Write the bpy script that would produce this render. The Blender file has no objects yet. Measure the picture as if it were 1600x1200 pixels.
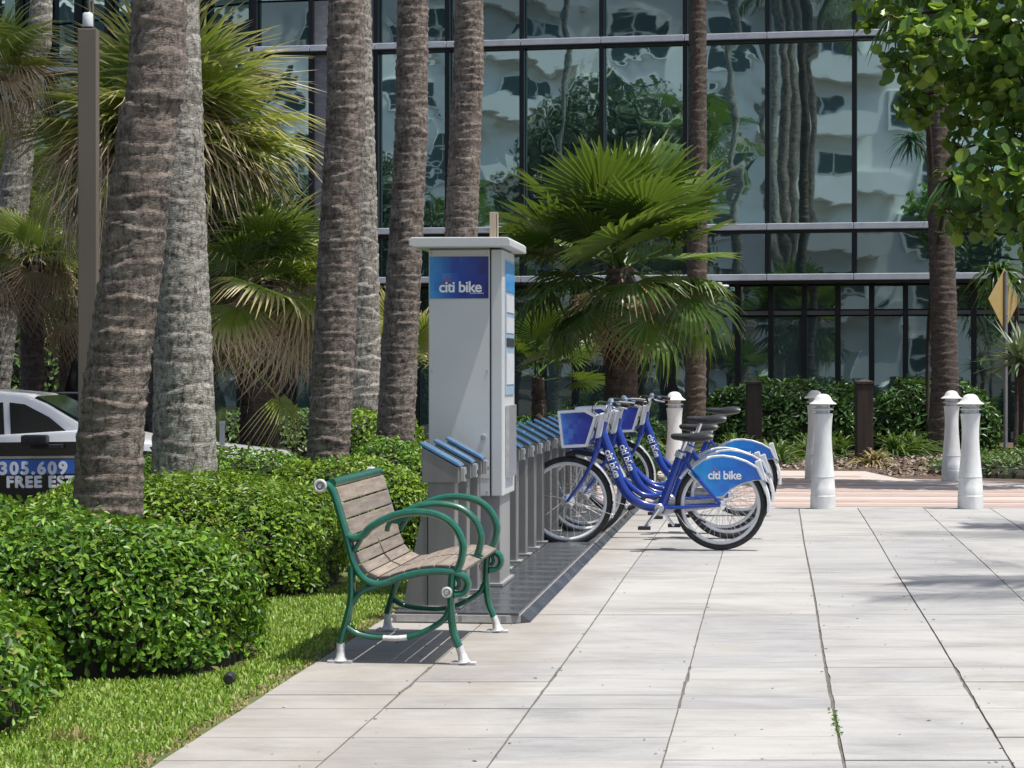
import bpy, bmesh, math, random
import numpy as np
from mathutils import Vector, Matrix, Euler
R = math.radians
rng = np.random.default_rng(7)
random.seed(7)
scene = bpy.context.scene
C = scene.collection

# ------------------------------------------------------------------ camera, sky, sun, exposure
F = 3500.0; HV = 578.0; EYE = 1.3
cd = bpy.data.cameras.new('camera'); cam = bpy.data.objects.new('camera', cd); C.objects.link(cam)
cd.sensor_width = 36.0; cd.lens = 36.0 * F / 1600.0; cd.clip_end = 2000; cd.clip_start = 0.1
cam.location = (0, 0, EYE); cam.rotation_euler = (R(90) - math.atan(22 / F), 0, 0)
scene.camera = cam
SUN_V = Vector((0.30, -0.10, 0.95)).normalized()
w = bpy.data.worlds.new('World'); scene.world = w; w.use_nodes = True
wn = w.node_tree.nodes; wl = w.node_tree.links
sky = wn.new('ShaderNodeTexSky'); sky.sky_type = 'NISHITA'; sky.sun_disc = False
sky.sun_elevation = math.asin(SUN_V.z); sky.sun_rotation = math.atan2(SUN_V.x, SUN_V.y)
sky.air_density = 0.9; sky.dust_density = 2.6; sky.ozone_density = 0.7
bg = wn['Background']; bg.inputs['Strength'].default_value = 0.125
wl.new(sky.outputs['Color'], bg.inputs['Color'])
sd = bpy.data.lights.new('sun', 'SUN'); sd.energy = 4.2; sd.angle = R(0.6); sd.color = (1.0, 0.965, 0.92)
sun = bpy.data.objects.new('sun', sd); C.objects.link(sun)
sun.rotation_euler = SUN_V.to_track_quat('Z', 'Y').to_euler()
vs = scene.view_settings; vs.view_transform = 'Standard'; vs.look = 'None'; vs.exposure = 0.48; vs.gamma = 1.0
vs.use_curve_mapping = False
scene.cycles.max_bounces = 5; scene.cycles.diffuse_bounces = 2; scene.cycles.glossy_bounces = 3; scene.cycles.transmission_bounces = 2; scene.cycles.transparent_max_bounces = 4

def P(u, v, Y):
    return Vector(((u - 800) / F * Y, Y, EYE + (HV - v) / F * Y))
TA = 0.117; AL = math.atan(TA)          # the street runs this much to the right of the view axis

# ------------------------------------------------------------------ object helpers
def tag(o, label=None, cat=None, group=None, kind=None):
    if label: o['label'] = label
    if cat: o['category'] = cat
    if group: o['group'] = group
    if kind: o['kind'] = kind
    return o
def empty(name, loc, label, cat, group=None, rz=0):
    o = bpy.data.objects.new(name, None); C.objects.link(o); o.location = loc; o.rotation_euler = (0, 0, rz)
    o.empty_display_size = .1
    return tag(o, label, cat, group)
def link(name, me, parent=None, mat=None, loc=None, rot=None):
    o = bpy.data.objects.new(name, me); C.objects.link(o)
    if parent is not None: o.parent = parent
    if mat is not None and len(me.materials) == 0: me.materials.append(mat)
    if loc is not None: o.location = loc
    if rot is not None: o.rotation_euler = rot
    return o
def np_mesh(name, v, f, smooth=False, attr=None):
    """uniform polygon size mesh straight from arrays"""
    v = np.asarray(v, dtype=np.float32).reshape(-1, 3); f = np.asarray(f, dtype=np.int32)
    me = bpy.data.meshes.new(name); k = f.shape[1]
    me.vertices.add(len(v)); me.vertices.foreach_set('co', v.ravel())
    me.loops.add(f.size); me.loops.foreach_set('vertex_index', f.ravel())
    me.polygons.add(len(f)); me.polygons.foreach_set('loop_start', np.arange(len(f), dtype=np.int32) * k)
    me.polygons.foreach_set('use_smooth', np.full(len(f), smooth))
    if attr is not None:
        a = me.attributes.new('tip', 'FLOAT', 'POINT'); a.data.foreach_set('value', np.asarray(attr, dtype=np.float32))
    me.update(calc_edges=True); me.validate()
    return me

def catmull(pts, n=6, closed=False):
    p = [Vector(q) for q in pts]
    if closed: p = [p[-1]] + p + p[:2]
    else: p = [2 * p[0] - p[1]] + p + [2 * p[-1] - p[-2]]
    out = []
    for i in range(1, len(p) - 2):
        for k in range(n):
            t = k / n; a, b, c, d = p[i - 1], p[i], p[i + 1], p[i + 2]
            out.append(.5 * ((2 * b) + (c - a) * t + (2 * a - 5 * b + 4 * c - d) * t * t + (3 * b - a - 3 * c + d) * t ** 3))
    if not closed: out.append(p[-2].copy())
    return out

class MB:
    def __init__(s): s.v = []; s.f = []
    def add(s, vs_, fs):
        o = len(s.v); s.v += [tuple(q) for q in vs_]; s.f += [tuple(i + o for i in f) for f in fs]; return s
    def box(s, x0, x1, y0, y1, z0, z1):
        return s.add([(x0,y0,z0),(x1,y0,z0),(x1,y1,z0),(x0,y1,z0),(x0,y0,z1),(x1,y0,z1),(x1,y1,z1),(x0,y1,z1)],
                     [(0,3,2,1),(4,5,6,7),(0,1,5,4),(1,2,6,5),(2,3,7,6),(3,0,4,7)])
    def prism_xz(s, poly, y0, y1):              # polygon in x,z pulled along y
        n = len(poly); a = sum(poly[i][0] * poly[(i+1) % n][1] - poly[(i+1) % n][0] * poly[i][1] for i in range(n))
        if a < 0: poly = poly[::-1]
        return s.add([(x, y0, z) for x, z in poly] + [(x, y1, z) for x, z in poly],
                     [tuple(range(n)), tuple(range(2*n-1, n-1, -1))] + [(i, i+n, (i+1) % n + n, (i+1) % n) for i in range(n)])
    def prism_xy(s, poly, z0, z1):
        n = len(poly); a = sum(poly[i][0] * poly[(i+1) % n][1] - poly[(i+1) % n][0] * poly[i][1] for i in range(n))
        if a < 0: poly = poly[::-1]
        return s.add([(x, y, z0) for x, y in poly] + [(x, y, z1) for x, y in poly],
                     [tuple(range(n-1, -1, -1)), tuple(range(n, 2*n))] + [(i, (i+1) % n, (i+1) % n + n, i+n) for i in range(n)])
    def tube(s, pts, r, seg=8, sx=1.0, caps=True, side=None):
        """swept round (or oval) section; r number or list"""
        pts = [Vector(p) for p in pts]; n = len(pts); rr = r if isinstance(r, (list, tuple)) else [r] * n
        vs_ = []; up0 = Vector(side) if side else None; prev = None
        for i, p in enumerate(pts):
            t = (pts[min(i+1, n-1)] - pts[max(i-1, 0)])
            if t.length < 1e-9: t = Vector((0,0,1))
            t.normalize()
            if up0 is not None: a = up0 - t * up0.dot(t)
            elif prev is None:
                a = Vector((0,0,1)) if abs(t.z) < .9 else Vector((1,0,0)); a = a - t * a.dot(t)
            else: a = prev - t * prev.dot(t)
            a.normalize(); prev = a; b = t.cross(a)
            for k in range(seg):
                th = 2 * math.pi * k / seg
                vs_.append(p + a * math.cos(th) * rr[i] * sx + b * math.sin(th) * rr[i])
        fs = [(i*seg+k, i*seg+(k+1) % seg, (i+1)*seg+(k+1) % seg, (i+1)*seg+k) for i in range(n-1) for k in range(seg)]
        if caps: fs += [tuple(range(seg-1, -1, -1)), tuple((n-1)*seg + k for k in range(seg))]
        return s.add(vs_, fs)
    def lathe(s, prof, seg=24, c=(0,0,0), axis='z', caps=True):
        vs_ = []
        for r, h in prof:
            for k in range(seg):
                th = 2*math.pi*k/seg; a, b = r*math.cos(th), r*math.sin(th)
                q = (a, b, h) if axis == 'z' else ((a, h, b) if axis == 'y' else (h, a, b))
                vs_.append((q[0]+c[0], q[1]+c[1], q[2]+c[2]))
        n = len(prof)
        fs = [(i*seg+k, i*seg+(k+1) % seg, (i+1)*seg+(k+1) % seg, (i+1)*seg+k) for i in range(n-1) for k in range(seg)]
        if caps: fs += [tuple(range(seg-1, -1, -1)), tuple((n-1)*seg + k for k in range(seg))]
        return s.add(vs_, fs)
    def torus(s, R0, r, seg=48, sec=8, c=(0,0,0), axis='y', ry=None, a0=0, a1=2*math.pi):
        full = abs(a1 - a0 - 2*math.pi) < 1e-6; n = seg if full else seg + 1; ry = ry or r; vs_ = []
        for i in range(n):
            th = a0 + (a1-a0)*i/seg
            for k in range(sec):
                ph = 2*math.pi*k/sec; rad = R0 + r*math.cos(ph); h = ry*math.sin(ph)
                vs_.append((c[0]+rad*math.cos(th), c[1]+h, c[2]+rad*math.sin(th)) if axis == 'y' else
                           (c[0]+rad*math.cos(th), c[1]+rad*math.sin(th), c[2]+h))
        fs = [(i*sec+k, i*sec+(k+1) % sec, ((i+1) % n)*sec+(k+1) % sec, ((i+1) % n)*sec+k) for i in range(seg) for k in range(sec)]
        return s.add(vs_, fs)
    def mesh(s, name, bevel=0, bseg=2, smooth=False):
        me = bpy.data.meshes.new(name); me.from_pydata(s.v, [], s.f)
        bm = bmesh.new(); bm.from_mesh(me)
        bmesh.ops.recalc_face_normals(bm, faces=bm.faces)
        if bevel:
            bmesh.ops.bevel(bm, geom=[e for e in bm.edges if len(e.link_faces) == 2 and e.calc_face_angle(0) > .5],
                            offset=bevel, segments=bseg, affect='EDGES', profile=.6, clamp_overlap=True)
        if smooth:
            for f in bm.faces: f.smooth = True
            for e in bm.edges:
                if len(e.link_faces) == 2 and e.calc_face_angle(0) > R(38): e.smooth = False
        bm.to_mesh(me); bm.free(); return me
    def build(s, name, mat, parent=None, bevel=0, smooth=False, loc=None, bseg=2):
        return link(name, s.mesh(name, bevel, bseg, smooth), parent, mat, loc)

def text_mesh(body, size, bold=0.0, extrude=0.0, align='CENTER', spacing=1.0):
    cu = bpy.data.curves.new('lettering', 'FONT'); cu.body = body; cu.size = size; cu.extrude = max(extrude, .0004)
    cu.align_x = align; cu.align_y = 'CENTER'; cu.space_character = spacing; cu.resolution_u = 4
    o = bpy.data.objects.new('lettering_tmp', cu); C.objects.link(o)
    dg = bpy.context.evaluated_depsgraph_get(); me = bpy.data.meshes.new_from_object(o.evaluated_get(dg))
    bpy.data.objects.remove(o); bpy.data.curves.remove(cu); me.name = 'lettering'; me.polygons.foreach_set('use_smooth', [False] * len(me.polygons)); me.update()
    if bold:
        bm = bmesh.new(); k = 0
        for dx, dy in ((0, 0), (1, 0), (-1, 0), (0, 1), (0, -1), (.7, .7), (-.7, .7), (.7, -.7), (-.7, -.7)):
            n0 = len(bm.verts); bm.from_mesh(me); bm.verts.ensure_lookup_table()
            for v_ in bm.verts[n0:]: v_.co += Vector((dx * bold, dy * bold, k * .00012))
            k += 1
        bm.to_mesh(me); bm.free(); me.polygons.foreach_set('use_smooth', [False] * len(me.polygons)); me.update()
    return me
def logo_mesh(size, bold, align='CENTER'):
    return text_mesh('citi bike', size, bold, 0.0, align, .92)
def arc_mesh(w_, h_, t):
    b = MB(); n = 10; vs_ = []
    for i in range(n + 1):
        a = math.pi * i / n; x = math.cos(a) * w_ / 2; y = math.sin(a) * h_
        vs_ += [(x, y, 0), (x * (1 - 2*t/w_), y - t, 0)]
    b.add(vs_, [(2*i, 2*i+1, 2*i+3, 2*i+2) for i in range(n)])
    return b.mesh('logo_arc')

def copy_tree(o, parent=None):
    c = o.copy(); C.objects.link(c)
    if parent is not None: c.parent = parent
    for ch in list(o.children): copy_tree(ch, c)
    return c

# ------------------------------------------------------------------ materials
def newmat(name):
    m = bpy.data.materials.new(name); m.use_nodes = True; nt = m.node_tree
    return m, nt, nt.nodes, nt.links, nt.nodes['Principled BSDF']
def noise(nt, scale, detail=4, rough=.55, vec=None, stretch=None, dist=0):
    n = nt.nodes.new('ShaderNodeTexNoise'); n.inputs['Scale'].default_value = scale
    n.inputs['Detail'].default_value = detail; n.inputs['Roughness'].default_value = rough; n.inputs['Distortion'].default_value = dist
    if vec is None:
        tc = nt.nodes.new('ShaderNodeTexCoord'); vec = tc.outputs['Object']
    if stretch:
        mp = nt.nodes.new('ShaderNodeMapping'); mp.inputs['Scale'].default_value = stretch; nt.links.new(vec, mp.inputs['Vector']); vec = mp.outputs['Vector']
    nt.links.new(vec, n.inputs['Vector']); return n
def ramp(nt, src, stops):
    r = nt.nodes.new('ShaderNodeValToRGB'); e = r.color_ramp.elements
    while len(e) < len(stops): e.new(.5)
    for i, (p, c) in enumerate(stops):
        e[i].position = p; e[i].color = (c[0], c[1], c[2], 1) if not isinstance(c, (int, float)) else (c, c, c, 1)
    nt.links.new(src, r.inputs['Fac']); return r
def mixc(nt, fac, a, b, mode='MIX'):
    m = nt.nodes.new('ShaderNodeMix'); m.data_type = 'RGBA'; m.blend_type = mode
    for s_, val in ((m.inputs[0], fac), (m.inputs[6], a), (m.inputs[7], b)):
        if isinstance(val, (int, float)): s_.default_value = val
        elif isinstance(val, (tuple, list)): s_.default_value = (*val[:3], 1)
        else: nt.links.new(val, s_)
    return m.outputs[2]
def bump(nt, bs, h, strength, dist=.01):
    b = nt.nodes.new('ShaderNodeBump'); b.inputs['Strength'].default_value = strength; b.inputs['Distance'].default_value = dist
    nt.links.new(h, b.inputs['Height']); nt.links.new(b.outputs['Normal'], bs.inputs['Normal']); return b
def simple(name, c, rough=.5, metal=0, c2=None, scale=10, bmp=0, bscale=60, coat=0, stretch=None, lo=.35, hi=.65, rvar=0):
    m, nt, N, L, bs = newmat(name)
    bs.inputs['Roughness'].default_value = rough; bs.inputs['Metallic'].default_value = metal
    bs.inputs['Base Color'].default_value = (*c, 1)
    if coat: bs.inputs['Coat Weight'].default_value = coat; bs.inputs['Coat Roughness'].default_value = .12
    if c2 is not None:
        n = noise(nt, scale, 5, .6, stretch=stretch); r = ramp(nt, n.outputs['Fac'], [(lo, c), (hi, c2)]); L.new(r.outputs['Color'], bs.inputs['Base Color'])
        if rvar:
            rr = ramp(nt, n.outputs['Fac'], [(lo, rough), (hi, min(1, rough + rvar))]); L.new(rr.outputs['Color'], bs.inputs['Roughness'])
    if bmp:
        n2 = noise(nt, bscale, 4, .6, stretch=stretch); bump(nt, bs, n2.outputs['Fac'], bmp, .004)
    return m
def leafmat(name, cols, rough=.4, trans=.25, tipcol=None, tipstart=.75, objrand=False, spec=.5):
    m, nt, N, L, bs = newmat(name)
    if objrand:
        oi = N.new('ShaderNodeObjectInfo'); src = oi.outputs['Random']
    else:
        g = N.new('ShaderNodeNewGeometry'); src = g.outputs['Random Per Island']
    k = len(cols); r = ramp(nt, src, [(i / max(1, k-1), c) for i, c in enumerate(cols)])
    col = r.outputs['Color']
    if tipcol:
        at = N.new('ShaderNodeAttribute'); at.attribute_name = 'tip'
        tr = ramp(nt, at.outputs['Fac'], [(tipstart, 0.0), (1.0, 1.0)]); col = mixc(nt, tr.outputs['Color'], col, tipcol)
    L.new(col, bs.inputs['Base Color']); bs.inputs['Roughness'].default_value = rough
    bs.inputs['Specular IOR Level'].default_value = spec
    if trans:
        t = N.new('ShaderNodeBsdfTranslucent'); mx = N.new('ShaderNodeMixShader'); mx.inputs[0].default_value = trans
        L.new(mixc(nt, .35, col, (.35, .5, .04)), t.inputs['Color'])
        L.new(bs.outputs[0], mx.inputs[1]); L.new(t.outputs[0], mx.inputs[2]); L.new(mx.outputs[0], N['Material Output'].inputs['Surface'])
    return m

def mk_concrete():
    m, nt, N, L, bs = newmat('concrete_slab')
    g = N.new('ShaderNodeNewGeometry'); pos = g.outputs['Position']
    oi = N.new('ShaderNodeObjectInfo')
    n1 = noise(nt, 1.0, 8, .68, pos, (1.0, 1.9, 1), .4); n2 = noise(nt, 3.2, 7, .7, pos, (.5, 3.4, 1), .6); n3 = noise(nt, 90, 3, .6, pos)
    a = ramp(nt, n1.outputs['Fac'], [(.28, (.25, .25, .243)), (.46, (.34, .338, .326)), (.60, (.375, .371, .355)), (.76, (.41, .403, .382))]).outputs['Color']
    s = ramp(nt, n2.outputs['Fac'], [(.34, (.70, .69, .68)), (.50, (1, 1, 1))]).outputs['Color']
    a = mixc(nt, .55, a, s, 'MULTIPLY')
    rv = ramp(nt, oi.outputs['Random'], [(0, (.90, .90, .91)), (.5, (.99, .98, .97)), (1, (1.06, 1.04, 1.0))]).outputs['Color']
    a = mixc(nt, 1.0, a, rv, 'MULTIPLY')
    sp = ramp(nt, n3.outputs['Fac'], [(.3, (.86, .86, .86)), (.5, (1, 1, 1))]).outputs['Color']
    a = mixc(nt, .6, a, sp, 'MULTIPLY')
    n4 = noise(nt, 1.7, 4, .6, pos, (1.4, .8, 1)); rust = ramp(nt, n4.outputs['Fac'], [(.60, 0.0), (.74, .5)]).outputs['Color']
    a = mixc(nt, rust, a, (.33, .285, .22))
    sx = N.new('ShaderNodeSeparateXYZ'); L.new(pos, sx.inputs[0])
    def mth(op, p, q):
        k = N.new('ShaderNodeMath'); k.operation = op
        for s_, v_ in ((k.inputs[0], p), (k.inputs[1], q)):
            if isinstance(v_, (int, float)): s_.default_value = v_
            else: L.new(v_, s_)
        return k.outputs[0]
    acr = mth('SUBTRACT', sx.outputs['X'], mth('MULTIPLY', mth('SUBTRACT', sx.outputs['Y'], 10.0), TA))
    n5 = noise(nt, 3.0, 6, .65, pos, (1, .6, 1))
    band = ramp(nt, mth('ADD', acr, mth('MULTIPLY', n5.outputs['Fac'], .35)), [(.18, 1.0), (.42, 0.0)]).outputs['Color']
    a = mixc(nt, mth('MULTIPLY', band, mth('MULTIPLY', n4.outputs['Fac'], .75)), a, (.22, .19, .15))
    n6 = noise(nt, .8, 6, .7, pos, (1, 1.2, 1), .8); gr = ramp(nt, n6.outputs['Fac'], [(.46, (1, 1, 1)), (.66, (.80, .80, .80))]).outputs['Color']
    a = mixc(nt, 1.0, a, gr, 'MULTIPLY')
    L.new(a, bs.inputs['Base Color']); bs.inputs['Roughness'].default_value = .85
    bump(nt, bs, n3.outputs['Fac'], .25, .003); return m

def mk_trunk(name, cols, zscale=1.0, vert=0.6):
    m, nt, N, L, bs = newmat(name)
    tc = N.new('ShaderNodeTexCoord'); ob = tc.outputs['Object']
    n1 = noise(nt, 6, 6, .65, ob, (1, 1, 2.2)); n2 = noise(nt, 30, 7, .8, ob, (1, 1, .45), .5); n3 = noise(nt, 70, 4, .7, ob, (.5, .5, 1.4)); n4 = noise(nt, 16, 5, .7, ob, (.7, .7, 2.4), 1.2)
    a = ramp(nt, n1.outputs['Fac'], [(.28, cols[0]), (.5, cols[1]), (.72, cols[2])]).outputs['Color']
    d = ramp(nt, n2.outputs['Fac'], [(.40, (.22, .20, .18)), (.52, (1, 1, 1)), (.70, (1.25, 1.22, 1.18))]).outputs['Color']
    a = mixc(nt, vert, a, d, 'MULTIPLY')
    k = ramp(nt, n4.outputs['Fac'], [(.34, (.18, .15, .13)), (.42, (1, 1, 1))]).outputs['Color']
    a = mixc(nt, .8, a, k, 'MULTIPLY')
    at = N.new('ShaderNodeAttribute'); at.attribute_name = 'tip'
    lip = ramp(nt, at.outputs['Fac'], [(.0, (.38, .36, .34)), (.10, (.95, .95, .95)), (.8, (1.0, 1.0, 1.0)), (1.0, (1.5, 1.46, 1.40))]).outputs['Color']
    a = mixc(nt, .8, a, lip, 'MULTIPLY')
    L.new(a, bs.inputs['Base Color']); bs.inputs['Roughness'].default_value = .9
    h = mixc(nt, .5, mixc(nt, .5, n2.outputs['Fac'], n4.outputs['Fac']), n3.outputs['Fac']); bump(nt, bs, h, 1.0, .02); return m

MT = {}
MT['concrete'] = mk_concrete()
MT['soil'] = simple('soil', (.035, .026, .018), .95, c2=(.07, .05, .034), scale=14, bmp=.6, bscale=30)
MT['mulch'] = simple('mulch', (.035, .022, .015), .95, c2=(.13, .085, .06), scale=22, bmp=.9, bscale=40)
MT['asphalt'] = simple('asphalt', (.045, .045, .047), .9, c2=(.075, .073, .07), scale=6, bmp=.4, bscale=200)
MT['joint'] = simple('joint_dirt', (.085, .078, .068), .95, c2=(.15, .135, .115), scale=9)
MT['turf'] = simple('turf', (.05, .085, .015), .95, c2=(.12, .12, .04), scale=9, bmp=.5, bscale=120)
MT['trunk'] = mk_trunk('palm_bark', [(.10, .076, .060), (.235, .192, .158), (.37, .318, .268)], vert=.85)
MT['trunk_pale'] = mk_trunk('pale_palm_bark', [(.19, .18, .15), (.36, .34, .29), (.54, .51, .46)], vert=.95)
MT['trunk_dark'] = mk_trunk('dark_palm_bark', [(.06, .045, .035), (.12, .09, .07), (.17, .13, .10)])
MT['hedge'] = leafmat('hedge_leaf', [(.022, .062, .008), (.055, .145, .012), (.10, .225, .017), (.20, .35, .03)] * 6 + [(.20, .15, .05)], .42, .22, spec=.3)
MT['hedge2'] = leafmat('hedge_leaf_yellowish', [(.032, .075, .008), (.08, .17, .013), (.14, .255, .019), (.26, .385, .035)] * 6 + [(.24, .18, .06)], .42, .22, spec=.3)
MT['hedge3'] = leafmat('dark_glossy_leaf', [(.02, .055, .012), (.04, .10, .02), (.07, .16, .03)], .36, .12, spec=.3)
MT['twig'] = simple('hedge_twigs', (.012, .016, .006), .95, c2=(.025, .022, .012), scale=30)
MT['grass'] = leafmat('grass_blade', [(.09, .19, .014), (.16, .29, .024), (.24, .37, .045), (.33, .39, .09)], .5, .3)
MT['dry_grass'] = leafmat('dry_grass_blade', [(.25, .17, .08), (.38, .29, .15), (.20, .20, .06)], .7, .2)
MT['fern'] = leafmat('fern_leaf', [(.04, .09, .015), (.08, .16, .03), (.13, .20, .05)], .5, .2)
MT['fan_green'] = leafmat('fan_leaf_green', [(.04, .085, .016), (.075, .14, .022), (.12, .20, .03)], .36, .25, (.34, .27, .12), .9, True)
MT['fan_yellow'] = leafmat('fan_leaf_yellow_green', [(.13, .20, .030), (.22, .29, .045), (.32, .33, .075)], .42, .3, (.55, .45, .24), .5, True)
MT['fan_dead'] = leafmat('fan_leaf_dead', [(.30, .20, .11), (.44, .32, .20), (.54, .43, .29)], .75, .15, (.5, .42, .30), .6, True)
MT['feather'] = leafmat('feather_frond', [(.05, .10, .015), (.09, .16, .025)], .4, .25, None, .8, True)
MT['seagrape'] = leafmat('sea_grape_leaf', [(.035, .095, .016), (.07, .16, .024), (.12, .235, .034), (.29, .41, .05)], .4, .32, objrand=True)
MT['seagrape_i'] = leafmat('sea_grape_leaf_mass', [(.03, .08, .014), (.06, .145, .022), (.10, .21, .03), (.22, .34, .04)], .4, .32)
MT['green_paint'] = simple('green_enamel', (.004, .085, .050), .32, c2=(.008, .12, .072), scale=25, coat=.4, bmp=.08, bscale=90)
MT['worn_metal'] = simple('worn_bare_metal', (.66, .66, .65), .5, .15, c2=(.46, .45, .44), scale=40, bmp=.2, bscale=80)
MT['silver'] = simple('silver_metal', (.62, .62, .61), .35, .8, c2=(.5, .5, .5), scale=30)
MT['chrome'] = simple('chrome', (.8, .8, .8), .15, 1.0)
MT['white_trim'] = simple('pale_grey_plastic', (.66, .67, .68), .4, c2=(.58, .59, .6), scale=14)
MT['rim'] = simple('pale_rim', (.80, .80, .79), .4, 0, c2=(.72, .72, .71), scale=20)
MT['rubber'] = simple('black_rubber', (.012, .012, .013), .65, c2=(.03, .03, .03), scale=30)
MT['blackp'] = simple('black_plastic', (.014, .014, .015), .42, c2=(.03, .03, .03), scale=30, bmp=.1)
MT['blue_paint'] = simple('blue_frame_paint', (.006, .034, .25), .26, c2=(.010, .044, .30), scale=12, coat=.5)
MT['kiosk'] = simple('kiosk_grey_paint', (.60, .61, .595), .42, c2=(.55, .565, .55), scale=2.5, bmp=.05, bscale=40, coat=.15)
MT['kiosk_dark'] = simple('kiosk_base_grey', (.24, .24, .235), .45, c2=(.30, .30, .29), scale=4, stretch=(1, 1, .25))
MT['dock'] = simple('dock_grey_metal', (.20, .195, .185), .42, .3, c2=(.27, .265, .255), scale=5, stretch=(1, 1, .2))
MT['dock_blue'] = simple('dock_blue_cap', (.10, .26, .52), .18, .45, c2=(.16, .36, .62), scale=6, coat=.6)
MT['tile'] = simple('platform_tile', (.045, .050, .054), .14, .1, c2=(.085, .092, .097), scale=3.2, bmp=.03, bscale=30, rvar=.18)
MT['white_paint'] = simple('white_bollard_paint', (.76, .77, .76), .5, c2=(.60, .60, .57), scale=9, bmp=.06, bscale=60, stretch=(1, 1, .4))
MT['post_brown'] = simple('brown_post_paint', (.15, .125, .098), .55, c2=(.18, .15, .12), scale=3, stretch=(1, 1, .2), bmp=.05)
MT['darkwood'] = simple('dark_stained_timber', (.022, .015, .011), .75, c2=(.05, .034, .025), scale=12, stretch=(1, 1, .15), bmp=.3)
MT['sign_back'] = simple('sign_back_tan', (.42, .30, .10), .5, .2, c2=(.48, .35, .14), scale=9)
MT['mullion'] = simple('dark_mullion', (.012, .015, .016), .4, .3)
MT['bar'] = simple('aluminium_bar', (.70, .72, .74), .4, .3, c2=(.60, .62, .64), scale=4)
MT['column'] = simple('grey_rippled_panel', (.20, .20, .21), .75, c2=(.29, .29, .30), scale=5, stretch=(1, 1, 3), bmp=.5, bscale=18)
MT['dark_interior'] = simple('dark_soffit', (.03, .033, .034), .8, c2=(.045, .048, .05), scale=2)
MT['stucco'] = simple('white_stucco', (.80, .80, .78), .85, c2=(.72, .72, .70), scale=.6)
MT['carwhite'] = simple('white_car_paint', (.80, .81, .82), .25, coat=.6, c2=(.77, .78, .79), scale=3)
MT['carblack'] = simple('black_car_paint', (.008, .008, .009), .2, coat=.8)
MT['carblue'] = simple('blue_car_wrap', (.03, .12, .50), .3, c2=(.05, .18, .60), scale=5, coat=.5)
MT['carglass'] = simple('car_glass', (.015, .02, .02), .06, coat=.5)
MT['redlamp'] = simple('red_lens', (.45, .01, .012), .2, coat=.5)
MT['lettering'] = simple('white_lettering', (.85, .86, .87), .5)
MT['red'] = simple('red_print', (.55, .03, .03), .5)
MT['clear'] = simple('clear_lens', (.62, .66, .66), .12, c2=(.75, .78, .78), scale=60)
MT['timber'] = simple('pale_timber', (.34, .27, .19), .8, c2=(.48, .41, .32), scale=18, stretch=(1, 1, .1), bmp=.3)
def mk_wood():
    m, nt, N, L, bs = newmat('weathered_slat')
    tc = N.new('ShaderNodeTexCoord'); oi = N.new('ShaderNodeObjectInfo')
    n = noise(nt, 14, 6, .65, tc.outputs['Object'], (4, .35, 4)); n2 = noise(nt, 5, 3, .5, tc.outputs['Object'])
    a = ramp(nt, n.outputs['Fac'], [(.3, (.15, .122, .098)), (.5, (.225, .19, .157)), (.7, (.29, .252, .213))]).outputs['Color']
    b = ramp(nt, oi.outputs['Random'], [(0, (.85, .85, .86)), (1, (1.12, 1.08, 1.02))]).outputs['Color']
    a = mixc(nt, 1, a, b, 'MULTIPLY'); a = mixc(nt, .3, a, ramp(nt, n2.outputs['Fac'], [(.4, (.7, .7, .7)), (.6, (1, 1, 1))]).outputs['Color'], 'MULTIPLY')
    L.new(a, bs.inputs['Base Color']); bs.inputs['Roughness'].default_value = .75; bump(nt, bs, n.outputs['Fac'], .2, .003); return m
MT['wood'] = mk_wood()
def mk_print(name, c0, c1, c2, axis_u, scale, n=8):
    """blocky blue print: snapped squares stepping from light to dark"""
    m, nt, N, L, bs = newmat(name)
    tc = N.new('ShaderNodeTexCoord'); sn = N.new('ShaderNodeVectorMath'); sn.operation = 'SNAP'
    L.new(tc.outputs['Object'], sn.inputs[0]); sn.inputs[1].default_value = (scale, scale, scale)
    wnz = N.new('ShaderNodeTexWhiteNoise'); L.new(sn.outputs[0], wnz.inputs['Vector'])
    sp = N.new('ShaderNodeSeparateXYZ'); L.new(tc.outputs['Object'], sp.inputs[0])
    mr = N.new('ShaderNodeMapRange'); L.new(sp.outputs['X'], mr.inputs['Value'])
    mr.inputs['From Min'].default_value, mr.inputs['From Max'].default_value = axis_u
    ma = N.new('ShaderNodeMath'); ma.operation = 'MULTIPLY_ADD'; L.new(wnz.outputs['Value'], ma.inputs[0]); ma.inputs[1].default_value = .22
    L.new(mr.outputs[0], ma.inputs[2])
    r = ramp(nt, ma.outputs[0], [(.1, c0), (.5, c1), (1.0, c2)]); L.new(r.outputs['Color'], bs.inputs['Base Color'])
    bs.inputs['Roughness'].default_value = .35; bs.inputs['Coat Weight'].default_value = .3; return m
MT['kiosk_print'] = mk_print('kiosk_blue_print', (.05, .30, .66), (.02, .07, .36), (.025, .022, .16), (-.43, -.02), .05)
MT['fender_print'] = mk_print('fender_blue_print', (.03, .10, .42), (.01, .17, .62), (.02, .36, .78), (-.32, .30), .06)
MT['basket_print'] = mk_print('basket_blue_print', (.02, .025, .22), (.03, .05, .34), (.08, .26, .70), (.88, 1.22), .035)
MT['side_print'] = mk_print('side_panel_print', (.04, .25, .6), (.05, .3, .66), (.1, .4, .75), (-1, 1), .05)

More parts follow.
